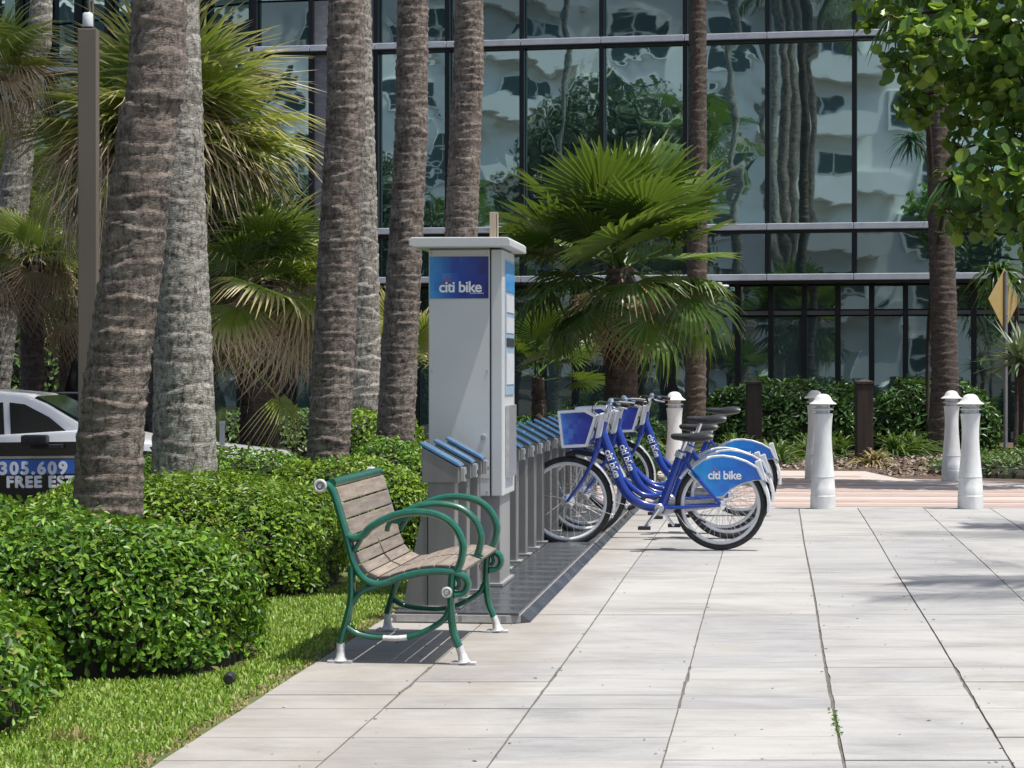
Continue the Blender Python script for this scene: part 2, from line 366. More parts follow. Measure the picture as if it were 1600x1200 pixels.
def mk_glass(name, tint, fac, wav, dark):
    m, nt, N, L, bs = newmat(name)
    tc = N.new('ShaderNodeTexCoord'); oi = N.new('ShaderNodeObjectInfo')
    ad = N.new('ShaderNodeVectorMath'); ad.operation = 'ADD'; L.new(tc.outputs['Object'], ad.inputs[0])
    sc = N.new('ShaderNodeVectorMath'); sc.operation = 'SCALE'; sc.inputs[0].default_value = (37, 11, 53); L.new(oi.outputs['Random'], sc.inputs['Scale']); L.new(sc.outputs[0], ad.inputs[1])
    n1 = noise(nt, .55, 2, .45, ad.outputs[0], (1, 1, .8), .6)
    n2 = noise(nt, 2.2, 2, .5, ad.outputs[0], (.6, .6, 1.2))
    h = N.new('ShaderNodeMath'); h.operation = 'MULTIPLY_ADD'; L.new(n2.outputs['Fac'], h.inputs[0]); h.inputs[1].default_value = .05; L.new(n1.outputs['Fac'], h.inputs[2])
    b = N.new('ShaderNodeBump'); b.inputs['Strength'].default_value = 1.0; b.inputs['Distance'].default_value = wav; L.new(h.outputs[0], b.inputs['Height'])
    gl = N.new('ShaderNodeBsdfGlossy'); gl.inputs['Roughness'].default_value = .015; gl.inputs['Color'].default_value = (*tint, 1)
    L.new(b.outputs['Normal'], gl.inputs['Normal'])
    rv = ramp(nt, oi.outputs['Random'], [(0, dark), (1, tuple(x * 2.0 for x in dark))])
    L.new(rv.outputs['Color'], bs.inputs['Base Color']); bs.inputs['Roughness'].default_value = .6; bs.inputs['Specular IOR Level'].default_value = .2
    mx = N.new('ShaderNodeMixShader'); mx.inputs[0].default_value = fac
    L.new(bs.outputs[0], mx.inputs[1]); L.new(gl.outputs[0], mx.inputs[2]); L.new(mx.outputs[0], N['Material Output'].inputs['Surface'])
    return m
MT['glass'] = mk_glass('reflective_teal_glass', (.72, .97, .93), .66, .015, (.008, .026, .027))
MT['glass_calm'] = mk_glass('calm_reflective_teal_glass', (.72, .97, .93), .66, .006, (.008, .026, .027))
MT['glass_dark'] = mk_glass('spandrel_teal_glass', (.66, .86, .84), .34, .012, (.007, .024, .025))
MT['glass_low'] = mk_glass('shopfront_glass', (.60, .80, .79), .30, .008, (.030, .052, .052))
MT['window_dark'] = simple('dark_window_glass', (.02, .05, .055), .08)

# ------------------------------------------------------------------ ground
def smooth(a, b, x):
    t = np.clip((x - a) / (b - a), 0, 1); return t * t * (3 - 2 * t)
def ground_h(x, y):
    return -.05 - .40 * smooth(-2.3, -3.3, x) * smooth(16.2, 17.6, y) * (1 - smooth(27, 30, y))
def make_ground():
    xs = np.unique(np.concatenate([np.linspace(-400, -20, 12), np.linspace(-20, 20, 81), np.linspace(20, 400, 12)]))
    ys = np.unique(np.concatenate([np.linspace(-400, 0, 12), np.linspace(0, 46, 93), np.linspace(46, 600, 14)]))
    X, Y = np.meshgrid(xs, ys); Z = ground_h(X, Y)
    v = np.stack([X, Y, Z], -1).reshape(-1, 3); nx = len(xs)
    i = np.arange((len(ys)-1) * (nx-1)); r, c = i // (nx-1), i % (nx-1); a = r*nx + c
    return np_mesh('ground', v, np.stack([a, a+1, a+nx+1, a+nx], 1), True)
tag(link('ground', make_ground(), None, MT['soil']), 'dark soil ground under the planting and paving', None, None, 'structure')
def sheet(name, poly, z, mat, label):
    me = bpy.data.meshes.new(name); me.from_pydata([(x, y, z) for x, y in poly], [], [tuple(range(len(poly)))])
    o = link(name, me, None, mat); return tag(o, label, None, None, 'structure')
EX = lambda Y, a: a + TA * (Y - 10)               # x of a street-parallel line that passes x=a at Y=10
# lawn
tag(link('lawn', MB().prism_xy([(EX(4, -.885), 4), (EX(15.5, -.885), 15.5), (-7, 15.5), (-7, 4)], -.3, -.012).mesh('lawn'), None, MT['turf']), 'bright mown lawn between hedges and pavement', None, None, 'structure')

# pavement: bed + slabs
pav = tag(MB().prism_xy([(EX(3, -.87), 3), (EX(21.2, -.87), 21.2), (EX(21.2, 7), 21.2), (EX(3, 7), 3)], -.2, -.0075).build('pavement', MT['joint']), 'pale concrete slab pavement with dark joints', None, None, 'structure')
lines_a = [-.87, -.33, .235, .80, 1.40, 1.96, 2.58, 3.2, 3.8, 4.4, 5.0, 5.6]
gaps = [0, .005, .006, .005, .010, .007, .006, .006, .006, .006, .006, 0]
rows_y = [4.2, 6.2, 7.46, 7.93, 8.60, 8.96, 9.34, 9.80, 11.9, 14.4, 17.2, 19.3, 21.2]
jit = {}
def jl(i, Y):                                       # joint line i at Y with a gentle wander
    if i in (0, len(lines_a)-1): return EX(Y, lines_a[i])
    return EX(Y, lines_a[i]) + .003 * math.sin(Y * .9 + i * 2.1)
for r_ in range(len(rows_y) - 1):
    for i in range(len(lines_a) - 1):
        y0, y1 = rows_y[r_] + .0025, rows_y[r_+1] - .0025
        if r_ == 0 and i > 5: continue
        n = max(2, int((y1 - y0) / .12)); wl_ = []; wr_ = []
        for k in range(n + 1):
            Y = y0 + (y1 - y0) * k / n; e = random.uniform(-1, 1)
            wl_.append((jl(i, Y) + gaps[i] / 2 + abs(random.gauss(0, .0012)), Y)); wr_.append((jl(i+1, Y) - gaps[i+1] / 2 - abs(random.gauss(0, .0012)), Y))
        dz = random.uniform(-.003, .0)
        if 4 <= r_ <= 6:
            wl_ = [(x + (abs(random.gauss(0, .003)) if 0 < i else 0), y) for x, y in wl_]; wr_ = [(x - abs(random.gauss(0, .003)), y) for x, y in wr_]
        b = MB().prism_xy(wl_ + wr_[::-1], -.1, dz)
        b.build('slab', MT['concrete'], pav)

# street beyond: banded brick paving
st = sheet('street', [(-1, 21.21), (16, 21.21), (16, 41), (-1, 41)], -.03, MT['mulch'], 'street area behind the bollards')
st['label'] = 'planting bed of mulch beyond the brick street'
m_pink = simple('pink_brick_paving', (.33, .235, .20), .8, c2=(.42, .32, .28), scale=9, bmp=.3, bscale=60, stretch=(.4, 1.4, 1))
m_cream = simple('cream_brick_paving', (.40, .34, .30), .8, c2=(.47, .42, .375), scale=9, bmp=.3, bscale=60, stretch=(.4, 1.4, 1))
road = MB().prism_xy([(.2, 21.22), (14, 21.22), (14, 25.9), (6.2, 26.3), (4.7, 27.2), (4.6, 29.2), (2.4, 29.6), (1.0, 28.5)], -.1, -.021).build('road', m_cream)
tag(road, 'cream and pink banded brick street behind the bollards', None, None, 'structure')
y0 = 21.5; k = 0; rb = random.Random(12)
while y0 < 28.6:
    wd_ = rb.uniform(.22, .75); x0, x1 = .5 + .12 * k, (13.8 if y0 < 24.9 else (5.4 if y0 < 26.2 else 4.3)); sl_ = rb.uniform(-.05, -.005); e0, e1 = rb.uniform(-.05, .1), rb.uniform(-.05, .1)
    MB().prism_xy([(x0, y0 + .2), (x1, y0 + sl_ * x1 + e0), (x1, y0 + wd_ + sl_ * x1 + e1), (x0, y0 + .2 + wd_)], -.09, -.017 + .0004 * (k % 2)).build('paving_band', m_pink, road)
    y0 += wd_ + rb.uniform(.3, .8); k += 1
# sunken drive on the left for the cars
sheet('driveway', [(-30, 18.0), (-3.4, 18.0), (-3.4, 27), (-30, 27)], -.436, MT['asphalt'], 'grey asphalt drive behind the hedges')

# ------------------------------------------------------------------ glass building
bld = empty('glass_office_building', (0, 0, 0), 'long glass curtain wall office building with aluminium bars', 'building')
CALM = 17.0
def facade(A, B, us, zs, bars):
    A = Vector((A[0], A[1], 0)); B = Vector((B[0], B[1], 0)); d = (B - A); Ln = d.length; d.normalize(); n = Vector((d.y, -d.x, 0))
    ang = math.atan2(d.y, d.x)
    def quad_box(name, s0, s1, z0, z1, off, th, mat, bevel=0):
        me = MB().box(-(s1-s0)/2, (s1-s0)/2, -th, 0, -(z1-z0)/2, (z1-z0)/2).mesh(name, bevel)
        c = A + d * ((s0+s1)/2) + n * off
        return link(name, me, bld, mat, (c.x, c.y, (z0+z1)/2), (R(random.uniform(-.12, .12)) if name == 'pane' else 0, 0, ang + (R(random.uniform(-.25, .25)) if name == 'pane' else 0)))
    for i in range(len(us) - 1):
        for j in range(len(zs) - 1):
            if (us[i], us[i+1]) in COLS: quad_box('grey_glass_panel', us[i] + .04, us[i+1] - .04, zs[j] + .03, zs[j+1] - .03, .03, .05, MT['column'])  # glass panel whose grey rippled reflection is put into colour and bumps
            else: quad_box('pane', us[i] + .03, us[i+1] - .03, zs[j] + .02, zs[j+1] - .02, 0, .02, MT['glass_dark'] if j % 2 == 0 else (MT['glass_calm'] if us[i] > CALM else MT['glass']))
    for u in us: quad_box('mullion', u - .045, u + .045, zs[0], zs[-1], .06, .14, MT['mullion'])
    for z in bars:
        for i in range(len(us) - 1): quad_box('transom_bar', us[i] - .005, us[i+1] + .005 - .02, z - .06, z + .06, .16, .09, MT['bar'], .012)
        quad_box('transom', us[0], us[-1], z - .11, z - .062, .065, .13, MT['mullion'])
    return A, d, n
FA = Vector((6.48, 42.0, 0)); FD = Vector((9.105, -1.75, 0)).normalized()
FB = FA - FD * 11.72                                       # where the wall turns away
def s_of(u):                                               # distance along the right wall of an image column
    k = (u - 800) / F; q = (FB.x - k * FB.y) / (k * FD.y - FD.x); return q
cols_u = [395, 490, 591, 702, 818, 942, 1072, 1200, 1335, 1462]
us = [0] + [s_of(u) for u in cols_u[1:]]; us += [us[-1] + 1.62 * k for k in range(1, 7)]
COLS = {(us[1], us[2])}
zs = [3.02, 3.99, 7.58, 8.55, 12.1, 13.0]
CALM = s_of(1150)
A_, d_, n_ = facade((FB.x, FB.y), (FB.x + FD.x * us[-1], FB.y + FD.y * us[-1]), us, zs, [3.04, 3.99, 7.58, 8.62 + 4, 12.1][:3] + [12.1])
lus = [0.0] + [.85 * k + .42 for k in range(1, 20)]
COLS2 = COLS; COLS = set()
LA = Vector((FB.x, FB.y, 0)); LD = Vector((-5.9, 3.8, 0)).normalized(); LB = LA + LD * lus[-1]
CALM = 999
facade((LB.x, LB.y), (LA.x, LA.y), [lus[-1] - u for u in lus[::-1]], zs, [3.04, 3.99, 7.58, 12.1])
# soffit, roof slab, recessed ground floor
def ext(A, d, L_, inset, z0, z1, name, mat, depth=14):
    n = Vector((d.y, -d.x, 0)); a = A - n * inset; b = a + d * L_; c = b - n * depth; e = a - n * depth
    return MB().prism_xy([(a.x, a.y), (b.x, b.y), (c.x, c.y), (e.x, e.y)], z0, z1).build(name, mat, bld)
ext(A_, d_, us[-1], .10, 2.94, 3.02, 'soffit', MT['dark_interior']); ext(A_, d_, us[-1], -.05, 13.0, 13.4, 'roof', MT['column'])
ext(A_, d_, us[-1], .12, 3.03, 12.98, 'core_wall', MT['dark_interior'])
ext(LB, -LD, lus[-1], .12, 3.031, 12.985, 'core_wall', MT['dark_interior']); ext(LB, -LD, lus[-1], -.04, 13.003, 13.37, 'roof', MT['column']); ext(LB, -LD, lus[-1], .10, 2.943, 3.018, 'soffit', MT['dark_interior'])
def ground_floor(A, d, L_, step, s0):
    n = Vector((d.y, -d.x, 0)); ang = math.atan2(d.y, d.x); back = -.75
    k = 0; s = s0
    pane = {}
    def pb(name, w_, z0, z1, th, mat, s_, off):
        key = (name, round(w_, 3), z0, z1)
        if key not in pane: pane[key] = MB().box(-w_/2, w_/2, -th, 0, z0, z1).mesh(name)
        c = A + d * s_ + n * (back + off); return link(name, pane[key], bld, mat, (c.x, c.y, 0), (0, 0, ang + (R(random.uniform(-.3, .3)) if 'pane' in name else 0)))
    while s < L_ - step:
        pb('shop_pane', step - .10, -.05, 2.32, .02, MT['glass_low'], s + step/2, 0)
        pb('shop_pane', step - .10, 2.46, 2.92, .02, MT['glass_low'], s + step/2, 0)
        pb('shop_mullion', .10, -.05, 2.935, .12, MT['mullion'], s, .05)
        pb('shop_transom', step, 2.35, 2.43, .05, simple_tr, s + step/2, .09)
        s += step
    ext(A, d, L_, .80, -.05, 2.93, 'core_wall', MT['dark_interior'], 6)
simple_tr = simple('grey_transom_paint', (.12, .125, .13), .5)
ground_floor(A_, d_, us[-1], .635, s_of(1148) % .635)
ground_floor(LB, -LD, lus[-1], .85, .3)
lampb = P(1128, 441, 41.4)
sl = empty('soffit_lamp', (lampb.x, lampb.y + .5, 2.94), 'round white lamp under the building overhang', 'lamp')
MB().lathe([(.02, 0), (.05, -.01), (.05, -.05)], 16).build('stem', MT['bar'], sl); MB().lathe([(.17, -.05), (.18, -.08), (.14, -.13), (.02, -.15)], 20).build('diffuser', MT['white_paint'], sl, smooth=True)

# white hotel on the other side of the street (seen in the glass)
hotel = empty('white_hotel', (-30, -32, 0), 'white stucco hotel mirrored in the glass facade', 'building', rz=R(-35))
def hotel_build():
    W, D, H = 56, 14, 26
    wall = MB().box(-W/2, W/2, -D, 0, -.3, H).build('wall', MT['stucco'], hotel)
    wm = MB().box(-1.3, 1.3, 0, .12, -1.0, 1.0).mesh('window'); fm = MB().box(-1.5, 1.5, 0, .22, 1.0, 1.16).box(-1.5, 1.5, 0, .22, -1.16, -1.0).box(-.05, .05, 0, .18, -1, 1).box(-1.5, -1.3, 0, .22, -1, 1).box(1.3, 1.5, 0, .22, -1, 1).box(-1.3, 1.3, 0, .18, -.2, -.1).mesh('window_frame')
    bm_ = MB().box(-3.4, 3.4, 0, 1.5, -.12, .12).box(-3.4, 3.4, 1.38, 1.5, .12, 1.05).mesh('balcony')
    for j in range(7):
        for i in range(9):
            x = -24.5 + i * 6.1 + (1.2 if j % 2 else 0); z = 2.3 + j * 3.5
            o = link('window', wm, hotel, MT['window_dark'], (x, 0, z)); link('frame', fm, o, MT['stucco'])
            if i % 3 == 1: link('balcony', bm_, hotel, MT['stucco'], (x, 0, z - 1.4))
    MB().box(-W/2 - .3, W/2 + .3, -D - .3, .5, H, H + .6).build('roof', MT['stucco'], hotel)
hotel_build()
block = empty('added_grey_block', (-62, 30, 0), 'unseen grey green block added to darken the left glass wall', 'building', rz=R(-90))  # added out of view, replaces blue sky mirrored in the left glass
m_blk = simple('grey_green_render', (.13, .17, .17), .85, c2=(.18, .21, .205), scale=.4)
MB().box(-45, 45, -12, 0, -.3, 30).build('wall', m_blk, block); MB().box(-45.3, 45.3, -12.3, .4, 30, 30.6).build('roof', MT['stucco'], block)
wm_ = MB().box(-1.6, 1.6, 0, .1, -1.1, 1.1).mesh('window'); wf_ = MB().box(-1.75, 1.75, 0, .3, 1.1, 1.3).box(-1.75, 1.75, 0, .3, -1.3, -1.1).mesh('window_frame')
for j in range(8):
    for i in range(14):
        o = link('window', wm_, block, MT['window_dark'], (-41 + i * 6.3, 0, 2.4 + j * 3.5)); link('frame', wf_, o, MT['stucco'])

# ------------------------------------------------------------------ palms
def palm_trunk_mesh(pts, rad, sp=.11, amp=.012, seed=0, fine_to=6.0, segs=56, row=.014):
    """pts: list of (x,y,z) local; rad list; sawtooth leaf scars with tilted, broken rings"""
    r0 = np.random.default_rng(seed); path = catmull(pts, 10); zz = np.array([p.z for p in path]); xx = np.array([p.x for p in path]); yy = np.array([p.y for p in path])
    zr = np.array([p[2] for p in pts]); rr = np.array(rad)
    z = np.concatenate([np.arange(zz[0], min(fine_to, zz[-1]), row), np.arange(min(fine_to, zz[-1]), zz[-1], .12), [zz[-1]]])
    th = np.linspace(0, 2*np.pi, segs, endpoint=False); Z, T = np.meshgrid(z, th, indexing='ij')
    base = np.interp(Z, zr, rr)
    kk = int(z[-1] / sp) + 8
    co = [(m_, r0.normal(0, a_, kk), r0.uniform(0, 6.28, kk)) for m_, a_ in ((1, .26), (2, .11), (3, .06), (5, .03), (8, .02))]
    zj = r0.normal(0, .16, kk)
    q0 = Z / sp + 2; i0 = np.clip(np.floor(q0).astype(int), 0, kk - 2); tt = q0 - i0; tt = tt * tt * (3 - 2 * tt)
    def off(i): return zj[i] + sum(A[i] * np.cos(m_ * T + p_[i]) for m_, A, p_ in co)
    q = q0 + off(i0) * (1 - tt) + off(i0 + 1) * tt; fr = q - np.floor(q)
    h = np.sin(np.floor(q) * 12.9898 + np.floor((T + .9 * np.sin(np.floor(q) * 3.3)) / (2*np.pi) * 3) * 78.233 + seed) * 43758.5453; h = h - np.floor(h)
    saw = np.where(fr < .90, (fr / .90) ** 1.6, (1 - fr) / .10)
    lump = .35 * np.sin(2 * T + 2.1 * Z + seed) + .25 * np.sin(3 * T - 3.7 * Z) + .2 * np.sin(5 * T + 6 * Z + 1)
    fine = (Z < fine_to)
    rad_ = base * (1 + .035 * lump) + amp * (saw * (.35 + .9 * h) - .4) * fine + .0022 * r0.standard_normal(Z.shape) * fine
    cx = np.interp(Z, zz, xx); cy = np.interp(Z, zz, yy)
    v = np.stack([cx + rad_ * np.cos(T), cy + rad_ * np.sin(T), Z], -1).reshape(-1, 3)
    n = len(z); i = np.arange((n-1) * segs); r_, c = i // segs, i % segs
    f = np.stack([r_*segs + c, r_*segs + (c+1) % segs, (r_+1)*segs + (c+1) % segs, (r_+1)*segs + c], 1)
    return np_mesh('trunk', v, f, True, (saw * (.5 + .5 * h)).ravel())

def feather_mesh(L_=3.3, n=34, seed=0):
    r0 = random.Random(seed); b = MB(); path = []
    for i in range(13):
        t = i / 12; path.append(Vector((L_ * (t - .12 * t * t), 0, .9 * math.sin(t * 1.9) * .9 - 1.5 * t ** 2.4)))
    b.tube(path, [.035 * (1 - .85 * i / 12) for i in range(13)], 5)
    for k in range(n):
        t = .14 + .85 * k / n; i = min(11, int(t * 12)); p = path[i].lerp(path[i+1], t * 12 - i); ll = .75 * math.sin(math.pi * (.12 + .80 * t)) ** .6 + .08
        for s in (-1, 1):
            d = Vector((.55, s * .8, -.25 - .5 * r0.random())).normalized(); m1 = p + d * ll * .55; e = p + d * ll + Vector((0, 0, -.22 * ll - .15 * r0.random()))
            wv = Vector((.026, 0, .006))
            b.add([p - wv, p + wv, m1 + wv, m1 - wv, e], [(0, 1, 2, 3), (3, 2, 4)])
    return b.mesh('frond')
feathers = [feather_mesh(3.2 + .3 * k, 34, k) for k in range(3)]
def feather_crown(root, top, n, scale=1.0, seed=0):
    r0 = random.Random(seed)
    for k in range(n):
        me = feathers[k % 3]; o = link('frond', me, root, MT['feather'], top)
        el = R(72 - 95 * (k / n) + r0.uniform(-8, 8)); o.rotation_euler = Euler((r0.uniform(-.3, .3), -el, k * 2.39996 + r0.uniform(-.2, .2)), 'XYZ'); o.scale = (scale,) * 3
def coco_palm(name, px, Y, hgt, mat, label, r=(.2, .17, .14), sp=.11, amp=.013, seed=0, group='tall palms with bare ringed trunks', crown=11, zb=None, row=.014):
    """px: image columns/rows the trunk axis passes through -> converted to world at depth Y"""
    pts = [P(u, v, Y) for u, v in px]; z0 = zb if zb is not None else float(ground_h(pts[0].x, Y)) - .05
    sl_ = (pts[1].x - pts[0].x) / (pts[1].z - pts[0].z); pb = Vector((pts[0].x - sl_ * (pts[0].z - z0), Y, z0))
    dl = (pts[-1].x - pts[-2].x) / (pts[-1].z - pts[-2].z)
    top = Vector((pts[-1].x + dl * .25 * (hgt - pts[-1].z), Y + .15, hgt))
    allp = [pb] + pts + [pts[-1].lerp(top, .5), top]
    root = empty(name, pb, label, 'palm tree', group); loc = [p - pb for p in allp]
    rr = [r[0] * 1.04, r[0]] + [r[0] + (r[1] - r[0]) * (k + 1) / (len(pts) - 1) for k in range(len(pts) - 1)] + [(r[1] + r[2]) / 2, r[2]]
    me = palm_trunk_mesh([tuple(p) for p in loc], rr, sp, amp, seed, fine_to=pts[-1].z - pb.z + .4, row=row); link('trunk', me, root, mat)
    if crown: feather_crown(root, tuple(loc[-1]), crown, 1.0, seed)
    return root
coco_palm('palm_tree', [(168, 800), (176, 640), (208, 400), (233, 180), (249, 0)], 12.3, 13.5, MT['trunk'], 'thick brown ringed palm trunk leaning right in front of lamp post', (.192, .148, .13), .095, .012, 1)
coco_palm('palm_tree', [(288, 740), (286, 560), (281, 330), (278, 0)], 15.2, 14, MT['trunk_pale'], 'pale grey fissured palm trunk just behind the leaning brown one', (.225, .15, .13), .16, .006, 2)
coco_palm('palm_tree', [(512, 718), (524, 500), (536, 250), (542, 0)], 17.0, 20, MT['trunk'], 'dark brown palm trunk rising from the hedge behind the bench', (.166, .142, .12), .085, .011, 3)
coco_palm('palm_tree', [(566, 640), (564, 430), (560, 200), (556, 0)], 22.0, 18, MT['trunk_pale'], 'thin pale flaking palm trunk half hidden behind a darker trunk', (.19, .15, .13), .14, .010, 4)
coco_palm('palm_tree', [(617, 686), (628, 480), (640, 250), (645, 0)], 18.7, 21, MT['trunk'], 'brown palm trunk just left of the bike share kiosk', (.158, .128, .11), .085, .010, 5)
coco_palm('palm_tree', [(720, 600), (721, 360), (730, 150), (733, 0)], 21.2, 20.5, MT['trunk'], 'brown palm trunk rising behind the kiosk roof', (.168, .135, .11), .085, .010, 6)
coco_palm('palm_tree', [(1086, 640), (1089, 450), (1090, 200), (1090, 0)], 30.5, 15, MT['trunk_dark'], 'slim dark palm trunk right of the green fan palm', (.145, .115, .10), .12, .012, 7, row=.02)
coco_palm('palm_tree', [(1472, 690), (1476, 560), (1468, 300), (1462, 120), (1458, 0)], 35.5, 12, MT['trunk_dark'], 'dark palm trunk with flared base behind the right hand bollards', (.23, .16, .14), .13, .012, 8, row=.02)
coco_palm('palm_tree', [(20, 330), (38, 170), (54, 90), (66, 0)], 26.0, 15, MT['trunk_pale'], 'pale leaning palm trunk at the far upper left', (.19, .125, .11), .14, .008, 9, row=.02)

# palms standing outside the frame: their shade lies on the pavement and they show in the glass
for i, (x, y, h_) in enumerate([(7.6, 12.4, 8.6), (8.9, 16.6, 9.5), (-8, 5, 9), (-14, -12, 8), (-24, -9, 7)]):
    rt = empty('palm_tree', (x, y, -.05), 'tall palm outside the frame, %s' % ['whose frond shade streaks the near pavement', 'whose frond shade streaks the far pavement', 'left of the lawn', 'mirrored in the middle of the glass', 'mirrored left in the glass', 'mirrored right in the glass', 'mirrored far left in the glass'][i], 'palm tree', 'tall palms with bare ringed trunks')
    me = palm_trunk_mesh([(0, 0, 0), (.1, 0, h_ * .5), (.3, .1, h_)], [.2, .16, .13], .12, .012, 20 + i, 1.0, 20, .05); link('trunk', me, rt, MT['trunk']); feather_crown(rt, (.3, .1, h_), 13, 1.0, i)

# ---- fan palms
def fan_mesh(nseg=42, span=290, Rb=.8, pet=.6, droop=.25, split=.5, wind=.0, seed=0, petr=.014, hang=0.0):
    r0 = np.random.default_rng(seed); vs_ = []; fs = []; tip = []
    # petiole as flat strip with thickness
    n = 6; rise = .06
    for i in range(n + 1):
        t = i / n; x = pet * t; z = rise * math.sin(t * 3.14) - .02 * t
        for (yy, zz) in ((-petr, 0), (petr, 0), (0, petr * 1.1)):
            vs_.append((x, yy * (1.25 - .5 * t), z + zz)); tip.append(0)
    for i in range(n):
        for k in range(3):
            a, b_ = i*3 + k, i*3 + (k+1) % 3; fs.append((a, b_, b_ + 3, a + 3))
    hub = np.array([pet, 0, -.02]); da = R(span) / (nseg - 1); ts = [0.04, .25, split, split + (1-split) * .5, 1.0]
    for s in range(nseg):
        a = -R(span) / 2 + da * s; L_ = Rb * (.70 + .30 * math.cos(a * .55)) * r0.uniform(.92, 1.06)
        d = np.array([math.cos(a), math.sin(a), 0]); pn = np.array([-math.sin(a), math.cos(a), 0]); dr = droop * r0.uniform(.5, 1.5); tw = r0.uniform(-.3, .3); o = len(vs_)
        cup = .22 * abs(math.sin(a / 2)) + .05
        for j, t in enumerate(ts):
            base_w = L_ * t * math.tan(da / 2) * 1.02
            w_ = base_w if t <= split else (L_ * split * math.tan(da / 2)) * (1 - (t - split) / (1 - split)) ** .75 * .85
            if j == 4: w_ = .0012
            c = hub + d * L_ * t * (1 - .25 * dr * t * t); c = c + np.array([0, 0, cup * L_ * t * .5 - dr * L_ * max(0, t - .25) ** 2 * 1.4 - hang * max(0, t - .45) ** 1.5 * L_]) + pn * tw * .25 * L_ * max(0, t - split) ** 2
            vs_ += [tuple(c - pn * w_ + np.array([0, 0, w_ * .35])), tuple(c - np.array([0, 0, w_ * .35])), tuple(c + pn * w_ + np.array([0, 0, w_ * .35]))]; tip += [t, t, t]
        for j in range(4):
            q = o + j * 3; fs += [(q, q+1, q+4, q+3), (q+1, q+2, q+5, q+4)]
    return np_mesh('frond', vs_, fs, False, tip)
def fan_set(nseg, span, Rb, pet, droop, split, hang=0, k=3, seed=0):
    return [fan_mesh(nseg, span, Rb, pet, droop, split, 0, seed + i, hang=hang) for i in range(k)]
def fan_palm(u, v, Y, label, groups, trunk_r, trunk_mat, seed, zbase=None, skirt=0, rskirt=None):
    """groups: list of (meshes, material, count, elev range deg, azimuth range deg or None, scale)"""
    c = P(u, v, Y); z0 = float(ground_h(c.x, Y)) - .03; r0 = random.Random(seed)
    rt = empty('fan_palm', (c.x, c.y, z0), label, 'fan palm', 'fan palms'); H = c.z - z0
    me = palm_trunk_mesh([(0, 0, 0), (.02, 0, H * .5), (0, 0, H)], [trunk_r * 1.1, trunk_r, trunk_r * .8], .09, .02, seed, 3.5, 32, .02); link('trunk', me, rt, trunk_mat)
    for meshes, mat, cnt, (e0, e1), az, sc in groups:
        for k in range(cnt):
            o = link('frond', meshes[k % len(meshes)], rt, None, (r0.uniform(-.05, .05), r0.uniform(-.05, .05), H + r0.uniform(-.12, .08)))
            o.data = meshes[k % len(meshes)]
            el = R(e0 + (e1 - e0) * (k + r0.random()) / cnt)
            a = k * 2.39996 + r0.uniform(-.25, .25) if az is None else R(r0.uniform(*az))
            o.rotation_euler = Euler((r0.uniform(-.45, .45), -el, a), 'XYZ'); s_ = sc * r0.uniform(.88, 1.1); o.scale = (s_, s_, s_)
            if len(o.material_slots) == 0: o.data.materials.append(mat)
            if o.data.materials[0] is not mat:
                o.material_slots[0].link = 'OBJECT'; o.material_slots[0].material = mat
    return rt
fg = fan_set(34, 250, .78, .85, .16, .66, .0, 4, 1); fgd = fan_set(34, 220, .76, .80, .38, .6, .30, 3, 11)
fy = fan_set(38, 280, .85, .55, .30, .38, .25, 4, 21); fdead = fan_set(30, 200, .75, .45, .7, .3, .9, 4, 31)
fan_palm(968, 420, 27, 'large green fan palm between the kiosk and a slim dark trunk', [(fg, MT['fan_green'], 18, (85, 5), None, 1.10), (fg, MT['fan_green'], 4, (60, 10), (-140, -40), 1.0), (fgd, MT['fan_green'], 13, (0, -50), None, 1.08), (fdead, MT['fan_dead'], 14, (-35, -78), None, .95)], .2, MT['trunk_dark'], 41)
fan_palm(262, 235, 23.4, 'sunlit yellow green fan palm crown behind the two left trunks', [(fy, MT['fan_yellow'], 28, (85, 5), None, 1.34), (fy, MT['fan_yellow'], 12, (5, -25), None, 1.26), (fdead, MT['fan_dead'], 22, (-10, -65), None, 1.26), (fdead, MT['fan_dead'], 18, (20, -40), (-170, -10), 1.36), (fy, MT['fan_yellow'], 6, (35, -5), (-150, -30), 1.2)], .2, MT['trunk_dark'], 42)
shaggy = fan_palm(412, 440, 22.9, 'shaggy fan palm with brown hanging fronds left of the dark trunk', [(fy, MT['fan_green'], 9, (88, 20), None, .85), (fy, MT['fan_yellow'], 7, (70, 0), None, .85), (fgd, MT['fan_yellow'], 8, (10, -30), None, .85), (fdead, MT['fan_dead'], 16, (-10, -70), None, .95), (fdead, MT['fan_dead'], 5, (-5, -30), (-60, 10), 1.0)], .14, MT['trunk_dark'], 43)
hf = fan_mesh(30, 190, .52, .72, .5, .35, 0, 77, hang=1.7); p0 = P(352, 552, 22.4)
hfo = link('frond', hf, shaggy, MT['fan_yellow'], p0 - shaggy.location, (R(10), R(38), R(-12)))
fan_palm(48, 395, 25, 'small fan palm with shaggy dry skirt behind the white car', [(fy, MT['fan_yellow'], 14, (70, -10), None, .62), (fdead, MT['fan_dead'], 16, (-15, -70), None, .75)], .14, MT['trunk_dark'], 44)
fan_palm(-25, 110, 23, 'dry fan palm crown poking in at the upper left edge', [(fy, MT['fan_yellow'], 10, (60, 0), None, .8), (fdead, MT['fan_dead'], 12, (15, -40), None, .85)], .14, MT['trunk_dark'], 45)
fan_palm(105, 470, 29, 'dull green fan palm low behind the lamp post', [(fy, MT['fan_green'], 16, (70, -20), None, .9), (fdead, MT['fan_dead'], 8, (-20, -60), None, .8)], .13, MT['trunk_dark'], 46)
fan_palm(-10, 330, 28, 'green fan palm at the left edge under the dry crown', [(fy, MT['fan_green'], 16, (80, -20), None, 1.0), (fdead, MT['fan_dead'], 5, (-20, -60), None, .8)], .13, MT['trunk_dark'], 47)
